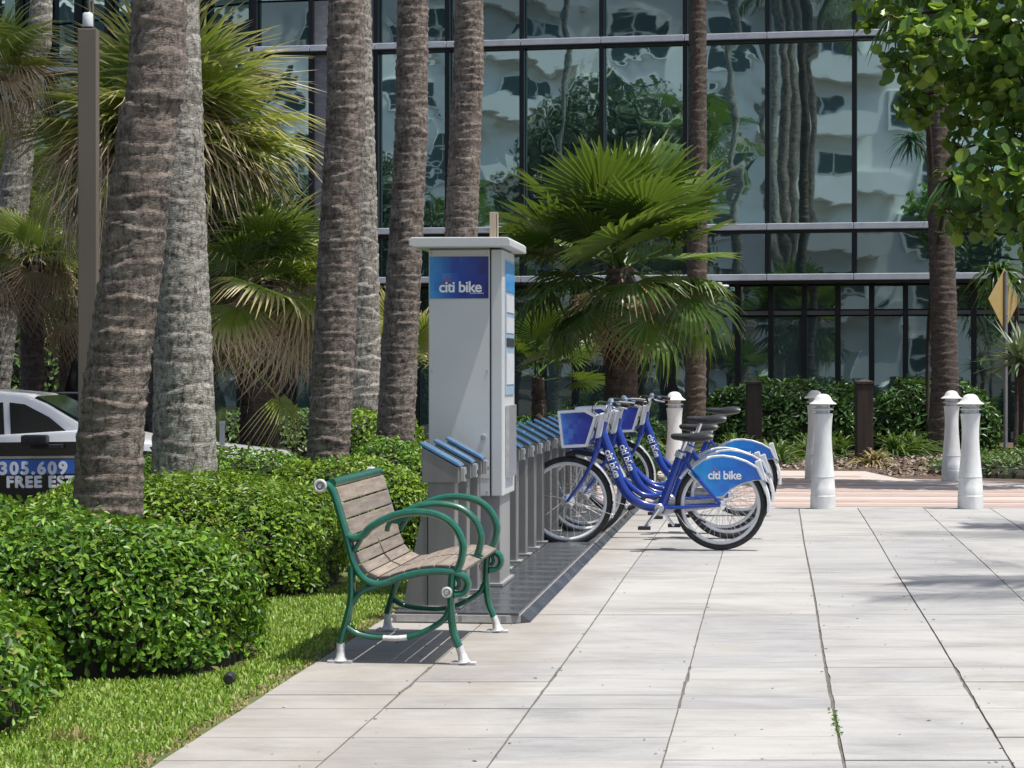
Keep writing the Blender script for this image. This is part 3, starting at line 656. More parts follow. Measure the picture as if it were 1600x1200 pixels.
fan_palm(632, 590, 24, 'young bright green palm between trunk and kiosk', [(fg, MT['fan_yellow'], 9, (88, 30), None, .62)], .07, MT['trunk_dark'], 48)
fan_palm(390, 520, 25, 'green fan palm in the shade behind the shaggy one', [(fg, MT['fan_green'], 16, (85, -20), None, .95)], .13, MT['trunk_dark'], 49)
fan_palm(840, 590, 29, 'dark low fan palm beside the kiosk under the big fan palm', [(fg, MT['fan_green'], 14, (80, 0), None, .7)], .1, MT['trunk_dark'], 50)

# ------------------------------------------------------------------ leaf fields
def leaf_shape(l, wd, kind='obovate'):
    if kind == 'obovate': t = [.0, .30, .62, .88, 1.0]; ww = [.08, .55, 1.0, .72, .0]
    elif kind == 'lance': t = [.0, .25, .5, .78, 1.0]; ww = [.1, .8, 1.0, .6, .0]
    else: t = [.0, .2, .5, .82, 1.0]; ww = [.15, .85, 1.05, .75, .0]
    L_ = [(-.5 * wd * w_, l * tt, .20 * wd * w_ - .25 * l * tt * tt * .5) for w_, tt in zip(ww, t)]; Rr = [(-x, y, z) for x, y, z in L_]
    mid = [(0, l * tt, -.25 * l * tt * tt * .5) for tt in (0, 1)]
    v = [mid[0]] + L_[1:4] + [mid[1]] + Rr[1:4][::-1]
    return np.array(v), np.array([[0, 4, 3, 2, 1], [0, 7, 6, 5, 4]])
def leaves_np(pos, nrm, shape, sizes, up_bias=.35, rnd=.6, r0=rng):
    n = len(pos)
    N_ = nrm + np.array([0, 0, up_bias]) + r0.normal(0, rnd, (n, 3)); N_ /= np.linalg.norm(N_, axis=1, keepdims=True)
    D = r0.normal(0, 1, (n, 3)) + nrm * .5 + np.array([0, 0, .3]); D -= N_ * (D * N_).sum(1, keepdims=True); D /= np.linalg.norm(D, axis=1, keepdims=True)
    S = np.cross(D, N_)
    return S, D, N_
def leaf_mesh(name, pos, S, D, N_, shape, sizes):
    v0, f0 = shape; n = len(pos); k = len(v0)
    V = (pos[:, None, :] + sizes[:, None, None] * (v0[None, :, 0:1] * S[:, None, :] + v0[None, :, 1:2] * D[:, None, :] + v0[None, :, 2:3] * N_[:, None, :])).reshape(-1, 3)
    Fc = (f0[None] + (np.arange(n) * k)[:, None, None]).reshape(-1, 5)
    return np_mesh(name, V, Fc, False)
def box_surface(a, b, h, n, r0, p=3.2):
    ar = np.array([4*a*b * 1.1, 2*b*h, 2*b*h, 2*a*h, 2*a*h]); ar = ar / ar.sum(); fc = r0.choice(5, n, p=ar); u = r0.uniform(-1, 1, n); v = r0.uniform(-1, 1, n); z = r0.uniform(0, 1, n)
    X = np.where(fc == 0, u, np.where(fc == 1, 1, np.where(fc == 2, -1, u))); Y = np.where(fc == 0, v, np.where(fc == 3, 1, np.where(fc == 4, -1, v))); Z = np.where(fc == 0, 1, z)
    g = (np.abs(X)**p + np.abs(Y)**p + np.abs(Z)**p) ** (1/p); X, Y, Z = X/g, Y/g, Z/g
    nr = np.stack([np.sign(X)*np.abs(X)**(p-1)/a, np.sign(Y)*np.abs(Y)**(p-1)/b, np.abs(Z)**(p-1)/h], 1); nr /= np.linalg.norm(nr, axis=1, keepdims=True)
    return np.stack([X*a, Y*b, Z*h], 1), nr
def hedge(loc, a, b, h, n, leaf, label, mat, parts=0, rz=0, seed=0, cam_cull=True, kind='obovate', group='clipped hedges along the lawn', name='clipped_hedge', cat='hedge', p=3.2, rough=.05):
    r0 = np.random.default_rng(seed); rt = empty(name, loc, label, cat, group, rz)
    pos, nr = box_surface(a, b, h, n, r0, p)
    lump = 1 + rough * (np.sin(pos[:, 0] * 5 + seed) * np.sin(pos[:, 1] * 6 + 1) + .6 * np.sin(pos[:, 2] * 11 + pos[:, 0] * 9))
    dep = r0.exponential(.022, n); pos = pos * lump[:, None] - nr * dep[:, None] + nr * r0.uniform(0, .03, (n, 1)) * (r0.random((n, 1)) < .25) + nr * r0.uniform(.02, .06, (n, 1)) * (r0.random((n, 1)) < .015)
    keep = (pos[:, 2] > .045 + .05 * r0.random(n)); pos, nr = pos[keep], nr[keep]; n = len(pos)
    sizes = leaf * r0.uniform(.65, 1.2, n); sh = leaf_shape(1.0, .52 if kind == 'obovate' else .4, kind)
    S, D, N_ = leaves_np(pos, nr, sh, sizes, .35, .55, r0)
    k0 = 0
    if parts:                                    # the leaves that show largest: outermost, toward the viewer
        front = -nr[:, 1] * .7 + nr[:, 2] * .5 + nr[:, 0] * .3 + sizes / leaf * .4 + r0.random(n) * .9; order = np.argsort(-front); sel = order[:parts]; rest = order[parts:]
        lm = leaf_mesh('leaf', np.zeros((1, 3)), np.array([[1., 0, 0]]), np.array([[0, 1., 0]]), np.array([[0, 0, 1.]]), sh, np.ones(1)); lm.materials.append(mat_obj[mat])
        for i in sel:
            o = bpy.data.objects.new('leaf', lm); C.objects.link(o); o.parent = rt
            m = Matrix(((S[i][0], D[i][0], N_[i][0], 0), (S[i][1], D[i][1], N_[i][1], 0), (S[i][2], D[i][2], N_[i][2], 0), (0, 0, 0, 1)))
            o.matrix_basis = Matrix.Translation(Vector(pos[i]) + Vector(nr[i]) * .008) @ m @ Matrix.Scale(float(sizes[i]), 4)
        pos, S, D, N_, sizes = pos[rest], S[rest], D[rest], N_[rest], sizes[rest]
    o = link('foliage', leaf_mesh('foliage', pos, S, D, N_, sh, sizes), rt, MT[mat]); o['kind'] = 'stuff'
    cp, _ = None, None
    # inner twig mass
    g = MB(); nu, nv = 20, 8; vs_ = []
    for j in range(nv + 1):
        for i in range(nu):
            th = 2*math.pi*i/nu; ph = math.pi/2 * j/nv; x, y, z = math.cos(th)*math.cos(ph), math.sin(th)*math.cos(ph), math.sin(ph)
            q = (abs(x)**p + abs(y)**p + abs(z)**p) ** (1/p); vs_.append((x/q*(a-.075), y/q*(b-.075), z/q*(h-.075) + .0))
    g.add(vs_, [(j*nu+i, j*nu+(i+1) % nu, (j+1)*nu+(i+1) % nu, (j+1)*nu+i) for j in range(nv) for i in range(nu)])
    g.build('twig_core', MT['twig'], rt)
    return rt
mat_obj = {'hedge': leafmat('hedge_leaf_single', [(.022, .062, .008), (.055, .145, .012), (.10, .225, .017), (.20, .35, .03)] * 6 + [(.20, .15, .05)], .40, .22, spec=.3, objrand=True)}
mat_obj['hedge2'] = mat_obj['hedge']
hedge((-2.62, 8.42, -.02), .86, .70, .52, 15000, .046, 'glossy green clipped hedge cut off by the lower left corner', 'hedge', 300, seed=1)
hedge((-2.22, 10.2, -.02), 1.06, .82, .645, 26000, .042, 'large rounded clipped hedge on the lawn left of the bench', 'hedge', 300, seed=2)
hedge((-2.05, 13.85, -.02), 1.04, 1.12, .645, 26000, .041, 'wide bright clipped hedge behind the bench at the pale trunk', 'hedge2', 300, seed=3)
hedge((-1.15, 16.0, -.02), .62, .55, .68, 9500, .042, 'clipped hedge at the foot of the dark palm trunk', 'hedge2', seed=4)
hedge((-.98, 17.75, -.02), .42, .5, .76, 7000, .042, 'clipped hedge at the foot of the trunk beside the kiosk', 'hedge', seed=5)
hedge((-1.22, 20.3, -.02), .45, .8, .95, 5500, .05, 'taller clipped hedge at the foot of the pale flaking trunk', 'hedge2', seed=6)
hedge((-2.22, 16.55, -.1), .76, .5, .79, 9000, .042, 'low clipped hedge in front of the white car bonnet', 'hedge', seed=7, p=5)
hedge((-3.35, 12.9, -.02), .5, 1.0, .60, 6000, .055, 'clipped hedge left of the leaning trunk foot', 'hedge', seed=8)
# glossy hedge and shrubs in front of the building
hedge((4.6, 37.6, -.03), 1.6, .8, 1.13, 5200, .13, 'dark glossy broad leaved hedge under the shop windows', 'hedge3', kind='lance', seed=9, group='shrubs in front of the building', name='shrub_hedge', p=2.6)
hedge((7.0, 37.2, -.03), 1.1, .8, 1.15, 3600, .13, 'dark glossy hedge right beside the flared dark trunk', 'hedge3', kind='lance', seed=10, group='shrubs in front of the building', name='shrub_hedge', p=2.6)
hedge((9.2, 35.5, -.03), 1.2, .9, 1.3, 3600, .12, 'dark glossy shrub behind the diamond sign pole', 'hedge3', kind='lance', seed=11, group='shrubs in front of the building', name='shrub_hedge', p=2.4)
hedge((6.75, 28.7, -.03), 1.45, 1.6, .30, 4500, .075, 'low green ground cover around the right hand bollards', 'fern', kind='lance', seed=12, group='shrubs in front of the building', name='ground_cover', cat='plant', p=2.2)
hedge((7.2, 29.0, -.03), .7, .7, .75, 3000, .075, 'round green shrub at the right edge by the sign pole', 'hedge', kind='lance', seed=13, group='shrubs in front of the building', name='shrub', cat='shrub', p=2.2)
hedge((-3.2, 29.3, -.03), 1.3, .8, .85, 4000, .09, 'green shrub mass below the hanging fan frond', 'fern', kind='lance', seed=14, group='shrubs in front of the building', name='shrub', cat='shrub', p=2.3)
hedge((.9, 31.0, -.03), 1.5, .9, .75, 4500, .09, 'dark shrub mass behind the parked bicycles', 'hedge3', kind='lance', seed=15, group='shrubs in front of the building', name='shrub', cat='shrub', p=2.3)
hedge((1.12, 26.0, -.03), .58, .42, 1.02, 1900, .10, 'dark leafy shrub at the foot of the big fan palm', 'hedge3', kind='lance', seed=18, group='shrubs in front of the building', name='shrub', cat='shrub', p=2.1)
hedge((-7.4, 33.0, -.03), 3.0, 1.2, 2.6, 7000, .13, 'tall olive shrub thicket far behind the cars', 'fern', kind='lance', seed=16, group='shrubs in front of the building', name='shrub', cat='shrub', p=2.2)

# unseen trees, added so the glass mirrors something dark
def added_tree(loc, rad, hgt, label, seed):
    r0 = np.random.default_rng(seed); rt = empty('added_tree', loc, label, 'tree', 'unseen trees added to darken the glass')
    MB().tube(catmull([(0, 0, 0), (.1, 0, hgt * .2), (-.1, .1, hgt * .45), (0, 0, hgt * .7)], 5), [.35 - .25 * k / 15 for k in range(16)], 10).build('trunk', MT['trunk_dark'], rt, smooth=True)
    n = 16000; cl = r0.normal(0, 1, (26, 3)); cl /= np.linalg.norm(cl, axis=1, keepdims=True); cl = cl * r0.uniform(.3, .85, (26, 1)) * np.array([rad, rad, hgt * .38]) + np.array([0, 0, hgt * .62])
    ix = r0.integers(0, 26, n); d = r0.normal(0, 1, (n, 3)); d /= np.linalg.norm(d, axis=1, keepdims=True); pos = cl[ix] + d * r0.uniform(.5, 1.0, (n, 1)) * rad * .42; sh = leaf_shape(1.0, .55); sz = r0.uniform(.22, .42, n); S, D, N_ = leaves_np(pos, d, sh, sz, .3, .6, r0)
    o = link('crown', leaf_mesh('crown', pos, S, D, N_, sh, sz), rt, m_mirror); o['kind'] = 'stuff'
m_mirror = leafmat('dark_tree_leaf', [(.012, .03, .012), (.02, .045, .018), (.03, .06, .022)], .5, .1)
added_tree((-15.5, -6, -.05), 5.2, 14.5, 'unseen leafy tree added to darken the middle panes', 201)
added_tree((-27, -6, -.05), 4.2, 11.0, 'unseen lower leafy tree added to darken the left panes', 202)
def gravel():
    r0 = np.random.default_rng(33); n = 5200; Y = r0.uniform(28.0, 35.5, n); X = r0.uniform(1.2, 8.5, n); k = ~((X < 4.7) & (Y < 29.8)); X, Y = X[k], Y[k]; n = len(X); pos = np.stack([X, Y, np.full(n, -.022)], 1); nr = np.tile([0, 0, 1.], (n, 1)); sh = leaf_shape(1.0, .8); sz = r0.uniform(.03, .085, n); S, D, N_ = leaves_np(pos, nr, sh, sz, .6, .5, r0)
    tag(link('leaf_litter', leaf_mesh('leaf_litter', pos, S, D, N_, sh, sz), None, leafmat('dry_leaf_litter', [(.10, .07, .045), (.26, .20, .14), (.40, .35, .28), (.16, .12, .08)], .85, 0)), 'dry leaf litter and chips on the planting bed', 'leaf litter', None, 'stuff')
gravel()

# ferns, tufts, yuccas: blades from a centre
def tuft(name, loc, n, L_, wd, mat, label, cat, group, spread=(15, 85), droop=.5, seed=0, z0=0.0, lean=None):
    r0 = np.random.default_rng(seed); vs_ = []; fs = []
    for k in range(n):
        az = r0.uniform(0, 2*np.pi); el = R(r0.uniform(*spread)); l = L_ * r0.uniform(.65, 1.1); d = np.array([math.cos(az)*math.cos(el), math.sin(az)*math.cos(el), math.sin(el)]); s = np.array([-math.sin(az), math.cos(az), 0]); o = len(vs_)
        b0 = np.array([r0.normal(0, .04), r0.normal(0, .04), z0])
        for t, ww in ((0, .5), (.35, 1), (.7, .75), (1, .05)):
            c = b0 + d * l * t + np.array([0, 0, -droop * l * t * t]); vs_ += [tuple(c - s * wd * ww / 2 + np.array([0, 0, wd * ww * .25])), tuple(c), tuple(c + s * wd * ww / 2 + np.array([0, 0, wd * ww * .25]))]
        for j in range(3):
            q = o + 3*j; fs += [(q, q+1, q+4, q+3), (q+1, q+2, q+5, q+4)]
    rt = empty(name, loc, label, cat, group); o = link('foliage', np_mesh('foliage', vs_, fs), rt, mat); o['kind'] = 'stuff'
    if z0 > .05 and lean: MB().tube(catmull([(lean, 2.95, 0), (lean, 2.85, z0 * .5), (lean * .6, 1.4, z0 * .88), (0, 0, z0 + .03)], 6), .035, 8).build('stem', MT['trunk_dark'], rt)
    elif z0 > .05: MB().tube([(0, 0, 0), (.01, 0, z0 * .5), (0, 0, z0 + .03)], [.05, .045, .05], 8).build('stem', MT['trunk_dark'], rt)
    return rt
fi = 0
for u, v, Y, L_, txt in [(1150, 690, 33, .75, 'grassy tuft just right of the bicycle saddles'), (1215, 700, 32, .7, 'grassy tuft left of the white bollards'), (1310, 690, 34, .8, 'fern clump between bollard and dark timber post'), (1400, 690, 34.5, .75, 'fern clump right of the dark timber post'), (1430, 692, 35, .7, 'fern clump at the flared trunk foot'), (1365, 712, 31, .45, 'dry grass tuft in front of the dark timber post'), (900, 660, 27, .7, 'spiky dark plant behind the bicycle baskets'), (850, 640, 25, .65, 'spiky plant just right of the kiosk'), (1010, 660, 30, .8, 'fern clump behind the bicycle handlebars'), (820, 660, 27.5, .8, 'dark fern clump low beside the kiosk'), (1060, 690, 30, .8, 'tall grass tuft behind the bollard among the bicycles'), (1265, 690, 33.5, .7, 'fern clump behind the white bollard pair')]:
    c = P(u, v, Y); fi += 1
    tuft('fern_clump', (c.x, c.y, -.03), 90, L_ * 1.25, .035, MT['dry_grass'] if 'dry' in txt else MT['fern'], txt, 'plant', 'ferns and grass tufts', (15, 80), .55, fi)
c = P(1596, 560, 29.5); tuft('yucca', (c.x, c.y, -.03), 80, .72, .05, leafmat('yucca_leaf', [(.09, .13, .06), (.16, .21, .11), (.24, .28, .17)], .45, .1), 'spiky grey green yucca at the right edge', 'plant', None, (-25, 85), .12, 77, c.z)
for q, (u, v, Y, sc, txt) in enumerate([(1398, 20, 33, .55, 'dark drooping leaf tuft left of the sea grape crown'), (1490, 275, 33.5, .6, 'dark narrow leaved tuft in front of the right palm trunk'), (1560, 420, 31, .55, 'dark narrow leaved tuft above the diamond sign')]):
    c = P(u, v, Y); tuft('dracaena', (c.x, c.y, -.03), 70, sc, .05, MT['hedge3'], txt, 'plant', 'dark narrow leaved plants', (-40, 60), .7, 90 + q, c.z, [1.12, .16, .9][q])

# grass
def make_grass():
    r0 = np.random.default_rng(5); n = 150000; Y = 6.6 + 7.6 * r0.random(n) ** 1.25; X = r0.uniform(-3.4, .3, n)
    edge = -.885 + TA * (Y - 10) + .025 * np.sin(Y * 9) + .018 * np.sin(Y * 23); k = (X < edge - .0) & (X > -.29 * Y - .1)
    def inside(cx, cy, a, b): return (np.abs((X - cx)/a) ** 3 + np.abs((Y - cy)/b) ** 3) < 1
    for cx, cy, a, b in ((-2.62, 8.42, .82, .66), (-2.22, 10.2, 1.04, .80), (-2.05, 13.85, 1.02, 1.1)): k &= ~inside(cx, cy, a, b)
    X, Y, edge = X[k], Y[k], edge[k]; n = len(X); dist = edge - X
    l = r0.uniform(.018, .04, n) * (1 - .35 * (dist < .05)); az = r0.uniform(0, 2*np.pi, n); el = np.radians(r0.uniform(25, 85, n)); wd = r0.uniform(.003, .0055, n)
    D = np.stack([np.cos(az)*np.cos(el), np.sin(az)*np.cos(el), np.sin(el)], 1); S = np.stack([-np.sin(az), np.cos(az), 0*az], 1)
    B = np.stack([X, Y, np.full(n, -.014)], 1)
    V = np.stack([B - S*wd[:, None], B + S*wd[:, None], B + D*(l*.6)[:, None] + S*(wd*.8)[:, None], B + D*(l*.6)[:, None] - S*(wd*.8)[:, None], B + D*l[:, None] + np.array([0, 0, -.15])*l[:, None]], 1)
    dry = (dist < .035 + .05 * r0.random(n)) & (r0.random(n) < .75)
    for nm, sel, mt, lb in (('grass', ~dry, 'grass', 'short green blades of the mown lawn'), ('dry_grass', dry, 'dry_grass', 'dry straw coloured grass along the pavement edge')):
        v = V[sel].reshape(-1, 3); i = np.arange(sel.sum()) * 5
        f = np.concatenate([np.stack([i, i+1, i+2, i+3], 1), np.stack([i+3, i+2, i+4, i+4], 1)])
        me = bpy.data.meshes.new(nm); quad = np.stack([i, i+1, i+2, i+3], 1); tri = np.stack([i+3, i+2, i+4], 1)
        me.vertices.add(len(v)); me.vertices.foreach_set('co', v.astype(np.float32).ravel())
        lp = np.concatenate([quad.ravel(), tri.ravel()]).astype(np.int32); me.loops.add(len(lp)); me.loops.foreach_set('vertex_index', lp)
        me.polygons.add(len(quad) + len(tri)); me.polygons.foreach_set('loop_start', np.concatenate([np.arange(len(quad))*4, len(quad)*4 + np.arange(len(tri))*3]).astype(np.int32))
        me.update(calc_edges=True); tag(link(nm, me, None, MT[mt]), lb, 'grass', None, 'stuff')
make_grass()
c = P(105, 1142, 7.9); tuft('dry_grass_clump', (c.x, c.y, -.01), 70, .09, .006, MT['dry_grass'], 'small brown dry grass clump by the corner hedge', 'plant', None, (5, 80), .2, 55)
# weeds in the wide joint
def weeds():
    r0 = np.random.default_rng(9); n = 160; Y = r0.uniform(7.95, 8.55, n); X = np.array([jl(4, y) for y in Y]) + r0.normal(0, .006, n); pos = np.stack([X, Y, np.full(n, -.004)], 1); nr = np.tile([0, 0, 1.], (n, 1)); sh = leaf_shape(1.0, .6); sz = r0.uniform(.008, .02, n); S, D, N_ = leaves_np(pos, nr, sh, sz, .2, .8, r0)
    tag(link('weed', leaf_mesh('weed', pos, S, D, N_, sh, sz), None, MT['fern']), 'strip of small green weeds in a pavement joint', 'weed', None, 'stuff')
weeds()
def crumbs():
    r0 = np.random.default_rng(19); n = 420; Y = 6.8 + 13.5 * r0.random(n) ** 1.3; j_ = r0.integers(1, 9, n); near = r0.random(n) < .6; X = np.where(near, [jl(int(q), y) for q, y in zip(j_, Y)] + r0.normal(0, .03, n), r0.uniform(-.8, 4, n) + TA * (Y - 10)); pos = np.stack([X, Y, np.full(n, .001)], 1); nr = np.tile([0, 0, 1.], (n, 1)); sh = leaf_shape(1.0, .45); sz = r0.uniform(.006, .022, n); S, D, N_ = leaves_np(pos, nr, sh, sz, 1.0, .25, r0)
    tag(link('debris', leaf_mesh('debris', pos, S, D, N_, sh, sz), None, leafmat('brown_debris', [(.05, .035, .02), (.12, .09, .05), (.08, .07, .04)], .9, 0)), 'scattered brown leaf bits and grit on the pavement', 'debris', None, 'stuff')
crumbs()

# ------------------------------------------------------------------ sea grape tree
def sea_grape():
    r0 = np.random.default_rng(17); base = Vector((7.6, 26.0, -.05)); rt = empty('sea_grape_tree', base, 'sea grape tree with big round leaves at the upper right', 'tree')
    b = MB(); tips = []
    trunk = catmull([(0, 0, 0), (-.15, .1, 1.0), (-.35, 0, 2.2), (-.3, -.1, 3.6), (-.5, 0, 5.2)], 5); b.tube(trunk, [.16 - .10 * i / (len(trunk)-1) for i in range(len(trunk))], 10); b.build('trunk', MT['trunk_dark'], rt, smooth=True)
    br = MB(); cl = []
    # clumps in image space of the crown, made real at their own depth
    clumps = [(1385, 25, .32), (1420, 95, .36), (1470, 60, .45), (1530, 50, .5), (1580, 100, .5), (1440, 150, .33), (1520, 160, .42), (1585, 220, .45), (1550, 270, .4), (1500, 235, .25), (1590, 320, .42), (1530, 345, .33), (1420, 170, .22), (1480, 120, .4), (1620, 150, .6), (1640, 300, .6), (1630, 30, .6), (1500, -40, .6), (1580, -60, .7), (1410, -30, .5), (1490, 340, .22), (1660, 420, .5), (1555, 140, .4), (1640, 360, .4)]
    pos = []; nr = []
    for u, v, rad in clumps:
        Y = 25.2 + r0.uniform(-.7, 1.1); c = P(u, v, Y) - base; k = min(len(trunk) - 1, max(3, int((c.z + .4) / 5.2 * len(trunk)))); s = trunk[k]
        mid = s.lerp(c, .5) + Vector((0, 0, .18)); br.tube(catmull([s, mid, c], 5), [.045 - .033 * i / 10 for i in range(11)], 6)
        n = int(84 * (rad / .4) ** 2); d = r0.normal(0, 1, (n, 3)); d /= np.linalg.norm(d, axis=1, keepdims=True); rr = rad * r0.uniform(.35, 1.05, (n, 1)); q = d * rr * np.array([1.05, .8, .9]) + np.array(c)
        pos.append(q); nr.append(d * np.array([1, 1, .6]) + np.array([0, -.25, .25]))
        for t in range(5):
            e = Vector(q[t]); br.tube([c, c.lerp(e, .5) + Vector((0, 0, .03)), e], [.011, .008, .004], 5)
    br.build('branches', MT['trunk_dark'], rt)
    pos = np.concatenate(pos); nr = np.concatenate(nr); nr /= np.linalg.norm(nr, axis=1, keepdims=True); n = len(pos); sizes = r0.uniform(.09, .195, n)
    ang = np.linspace(-np.pi/2, 1.5*np.pi, 11)[:-1]; v0 = np.stack([.5*np.cos(ang)*1.02, .5 + .5*np.sin(ang), .16*np.abs(np.cos(ang))], 1); mid = [0, 5]
    v0[0] = (0, .04, -.01); v0[5] = (0, .97, -.02)
    f0 = [[0, 1, 2, 3, 4, 5], [0, 5, 6, 7, 8, 9]]
    S, D, N_ = leaves_np(pos, nr, None, sizes, .35, .8, r0)
    vis = -pos[:, 1] * .8 + sizes * 3 + r0.random(n) * .4 - 3 * (pos[:, 0] + base.x > .2286 * (pos[:, 1] + base.y)); order = np.argsort(-vis); sel, rest = order[:300], order[300:]
    lm = np_mesh('leaf', v0, f0); lm.materials.append(MT['seagrape'])
    for i in sel:
        o = bpy.data.objects.new('leaf', lm); C.objects.link(o); o.parent = rt
        m = Matrix(((S[i][0], D[i][0], N_[i][0], 0), (S[i][1], D[i][1], N_[i][1], 0), (S[i][2], D[i][2], N_[i][2], 0), (0, 0, 0, 1)))
        o.matrix_basis = Matrix.Translation(pos[i]) @ m @ Matrix.Scale(float(sizes[i]), 4)
    pos, S, D, N_, sizes = pos[rest], S[rest], D[rest], N_[rest], sizes[rest]; k = 10; n = len(pos)
    V = (pos[:, None, :] + sizes[:, None, None] * (v0[None, :, 0:1]*S[:, None, :] + v0[None, :, 1:2]*D[:, None, :] + v0[None, :, 2:3]*N_[:, None, :])).reshape(-1, 3)
    Fc = (np.array(f0)[None] + (np.arange(n)*k)[:, None, None]).reshape(-1, 6)
    o = link('crown', np_mesh('crown', V, Fc), rt, MT['seagrape_i']); o['kind'] = 'stuff'
sea_grape()

# ------------------------------------------------------------------ bollards, posts, sign, lamp post
def bollard_proto():
    rt = empty('bollard', (0, 0, 0), 'x', 'bollard', 'white lit bollards')
    MB().lathe([(.118, 0), (.118, .12), (.114, .124), (.114, .20), (.112, .204), (.108, .29)], 28).lathe([(.1125, .1195), (.1125, .125)], 28, caps=False).build('base', MT['white_paint'], rt, smooth=True)
    MB().lathe([(.104, .29), (.110, .296), (.106, .32), (.096, .42), (.086, .55), (.080, .66), (.081, .76), (.088, .85), (.094, .885), (.090, .892)], 28).build('shaft', MT['white_paint'], rt, smooth=True)
    MB().lathe([(.066, .885), (.066, 1.0)], 24).build('lens', MT['clear'], rt, smooth=True)
    MB().lathe([(.060, .922), (.098, .925), (.100, .932), (.070, .948), (.060, .948)], 28).build('louvre', MT['white_paint'], rt, smooth=True)
    MB().lathe([(.068, .978), (.125, .976), (.128, .983), (.100, 1.000), (.082, 1.018), (.070, 1.045), (.050, 1.064), (.025, 1.073), (.002, 1.075)], 28).build('cap', MT['white_paint'], rt, smooth=True)
    for k in range(4):
        a = k * math.pi / 2 + .6; MB().box(-.006, .006, -.006, .006, .885, 1.0).build('strut', MT['white_paint'], rt, loc=(.07*math.cos(a), .07*math.sin(a), 0))
    return rt
pb_ = bollard_proto()
for i, (u, v, Y, lb) in enumerate([(1283, 793, 21.15, 'white bollard nearest the bicycles in front of another one'), (1512, 793, 21.15, 'white bollard in front, rightmost of all'), (1273, 742, 27.2, 'white bollard mostly hidden behind the one nearest the bicycles'), (1487, 748, 26.7, 'farther white bollard standing in ground cover at the right'), (1054, 742, 25.3, 'white bollard behind the parked bicycles')]):
    o = pb_ if i == 0 else copy_tree(pb_); c = P(u, v, Y); o.location = (c.x, Y, 0.0 if Y < 21.2 else -.02); o['label'] = lb; o.rotation_euler.z = i * .7
    if Y < 21.2: o.location.y = 21.02
for u, Y, vt, lb in [(1178, 36, 595, 'dark timber post left, between bicycles and bollards'), (1350, 33, 594, 'dark timber post between the two pairs of bollards')]:
    c = P(u, vt, Y); rt = empty('timber_post', (c.x, Y, -.04), lb, 'post', 'dark timber posts'); MB().box(-.12, .12, -.12, .12, 0, c.z - .02).build('shaft', MT['darkwood'], rt, bevel=.012); MB().add([(-.13,-.13,c.z-.018),(.13,-.13,c.z-.018),(.13,.13,c.z-.018),(-.13,.13,c.z-.018),(-.13,-.13,c.z+.02),(.13,-.13,c.z+.02),(.13,.13,c.z+.02),(-.13,.13,c.z+.02),(0,0,c.z+.06)], [(0,3,2,1),(0,1,5,4),(1,2,6,5),(2,3,7,6),(3,0,4,7),(4,5,8),(5,6,8),(6,7,8),(7,4,8)]).build('cap', MT['darkwood'], rt)
c = P(1568, 690, 30.5); rt = empty('road_sign', (c.x, c.y, -.03), 'tan back of a diamond road sign on a steel pole', 'sign', rz=R(47))
zc = P(1568, 468, 30.5).z + .03; hd = .42
MB().add([(0, -.012, zc+hd), (hd*.98, -.012, zc), (0, -.012, zc-hd), (-hd*.98, -.012, zc), (0, -.008, zc+hd), (hd*.98, -.008, zc), (0, -.008, zc-hd), (-hd*.98, -.008, zc)], [(0,1,2,3),(7,6,5,4),(0,4,5,1),(1,5,6,2),(2,6,7,3),(3,7,4,0)]).build('sign_plate', MT['sign_back'], rt)
MB().box(-.03, .03, -.050, -.016, 0, zc + hd * .92).build('pole', simple('galvanised_steel', (.30, .31, .31), .45, .7, c2=(.22, .22, .22), scale=9), rt, bevel=.008)
for dz in (-.2, .2): MB().lathe([(.012, -.012), (.012, 0)], 8, axis='y').build('bolt', MT['silver'], rt, loc=(0, -.05, zc + dz))

c = P(139, 640, 16); rt = empty('lamp_post', (c.x, 16, -.05), 'square brown lamp post behind the leaning trunk', 'lamp post'); ztop = P(139, 47, 16).z + .05
MB().box(-.066, .066, -.066, .066, 0, ztop).build('shaft', MT['post_brown'], rt, bevel=.006); MB().box(-.12, .12, -.12, .12, 0, .06).build('base_plate', MT['post_brown'], rt, bevel=.005); MB().box(-.045, .035, -.045, .045, ztop, ztop + .018).build('socket', MT['blackp'], rt, bevel=.003)
MB().lathe([(.036, ztop + .018), (.038, ztop + .03), (.037, ztop + .11), (.030, ztop + .12), (.002, ztop + .122)], 14, c=(-.005, 0, 0)).build('photocell', MT['clear'], rt, smooth=True)
MB().tube(catmull([(.0, .05, ztop), (.0, .052, ztop + .15), (-.03, .05, ztop + .4), (-.10, .05, ztop + .9)], 5), .012, 8).tube([(.02, .05, ztop), (.02, .05, ztop + .2), (.01, .05, ztop + .9)], .010, 8).build('arm', MT['post_brown'], rt, smooth=True)
c = P(347, 700, 19.2); rt = empty('marker_stake', (c.x, c.y, float(ground_h(c.x, 19.2))), 'short white stake beside the pale trunk', 'stake'); hz = P(347, 664, 19.2).z - float(ground_h(c.x, 19.2)); MB().box(-.02, .02, -.02, .02, 0, hz).build('shaft', MT['white_paint'], rt, bevel=.004); MB().box(-.023, .023, -.023, .023, hz, hz + .03).build('cap', MT['white_paint'], rt, bevel=.004)
c = P(358, 1070, 9.25); rt = empty('garden_light', (c.x, 9.25, -.01), 'tiny black garden spotlight in the lawn by the rounded hedge', 'light'); MB().lathe([(.008, -.02), (.008, .02)], 8).build('stake', MT['blackp'], rt); MB().lathe([(.018, -.03), (.024, -.02), (.026, .03), (.022, .03), (.02, .01)], 14, c=(0, 0, .035), axis='y').build('head', MT['blackp'], rt, smooth=True)

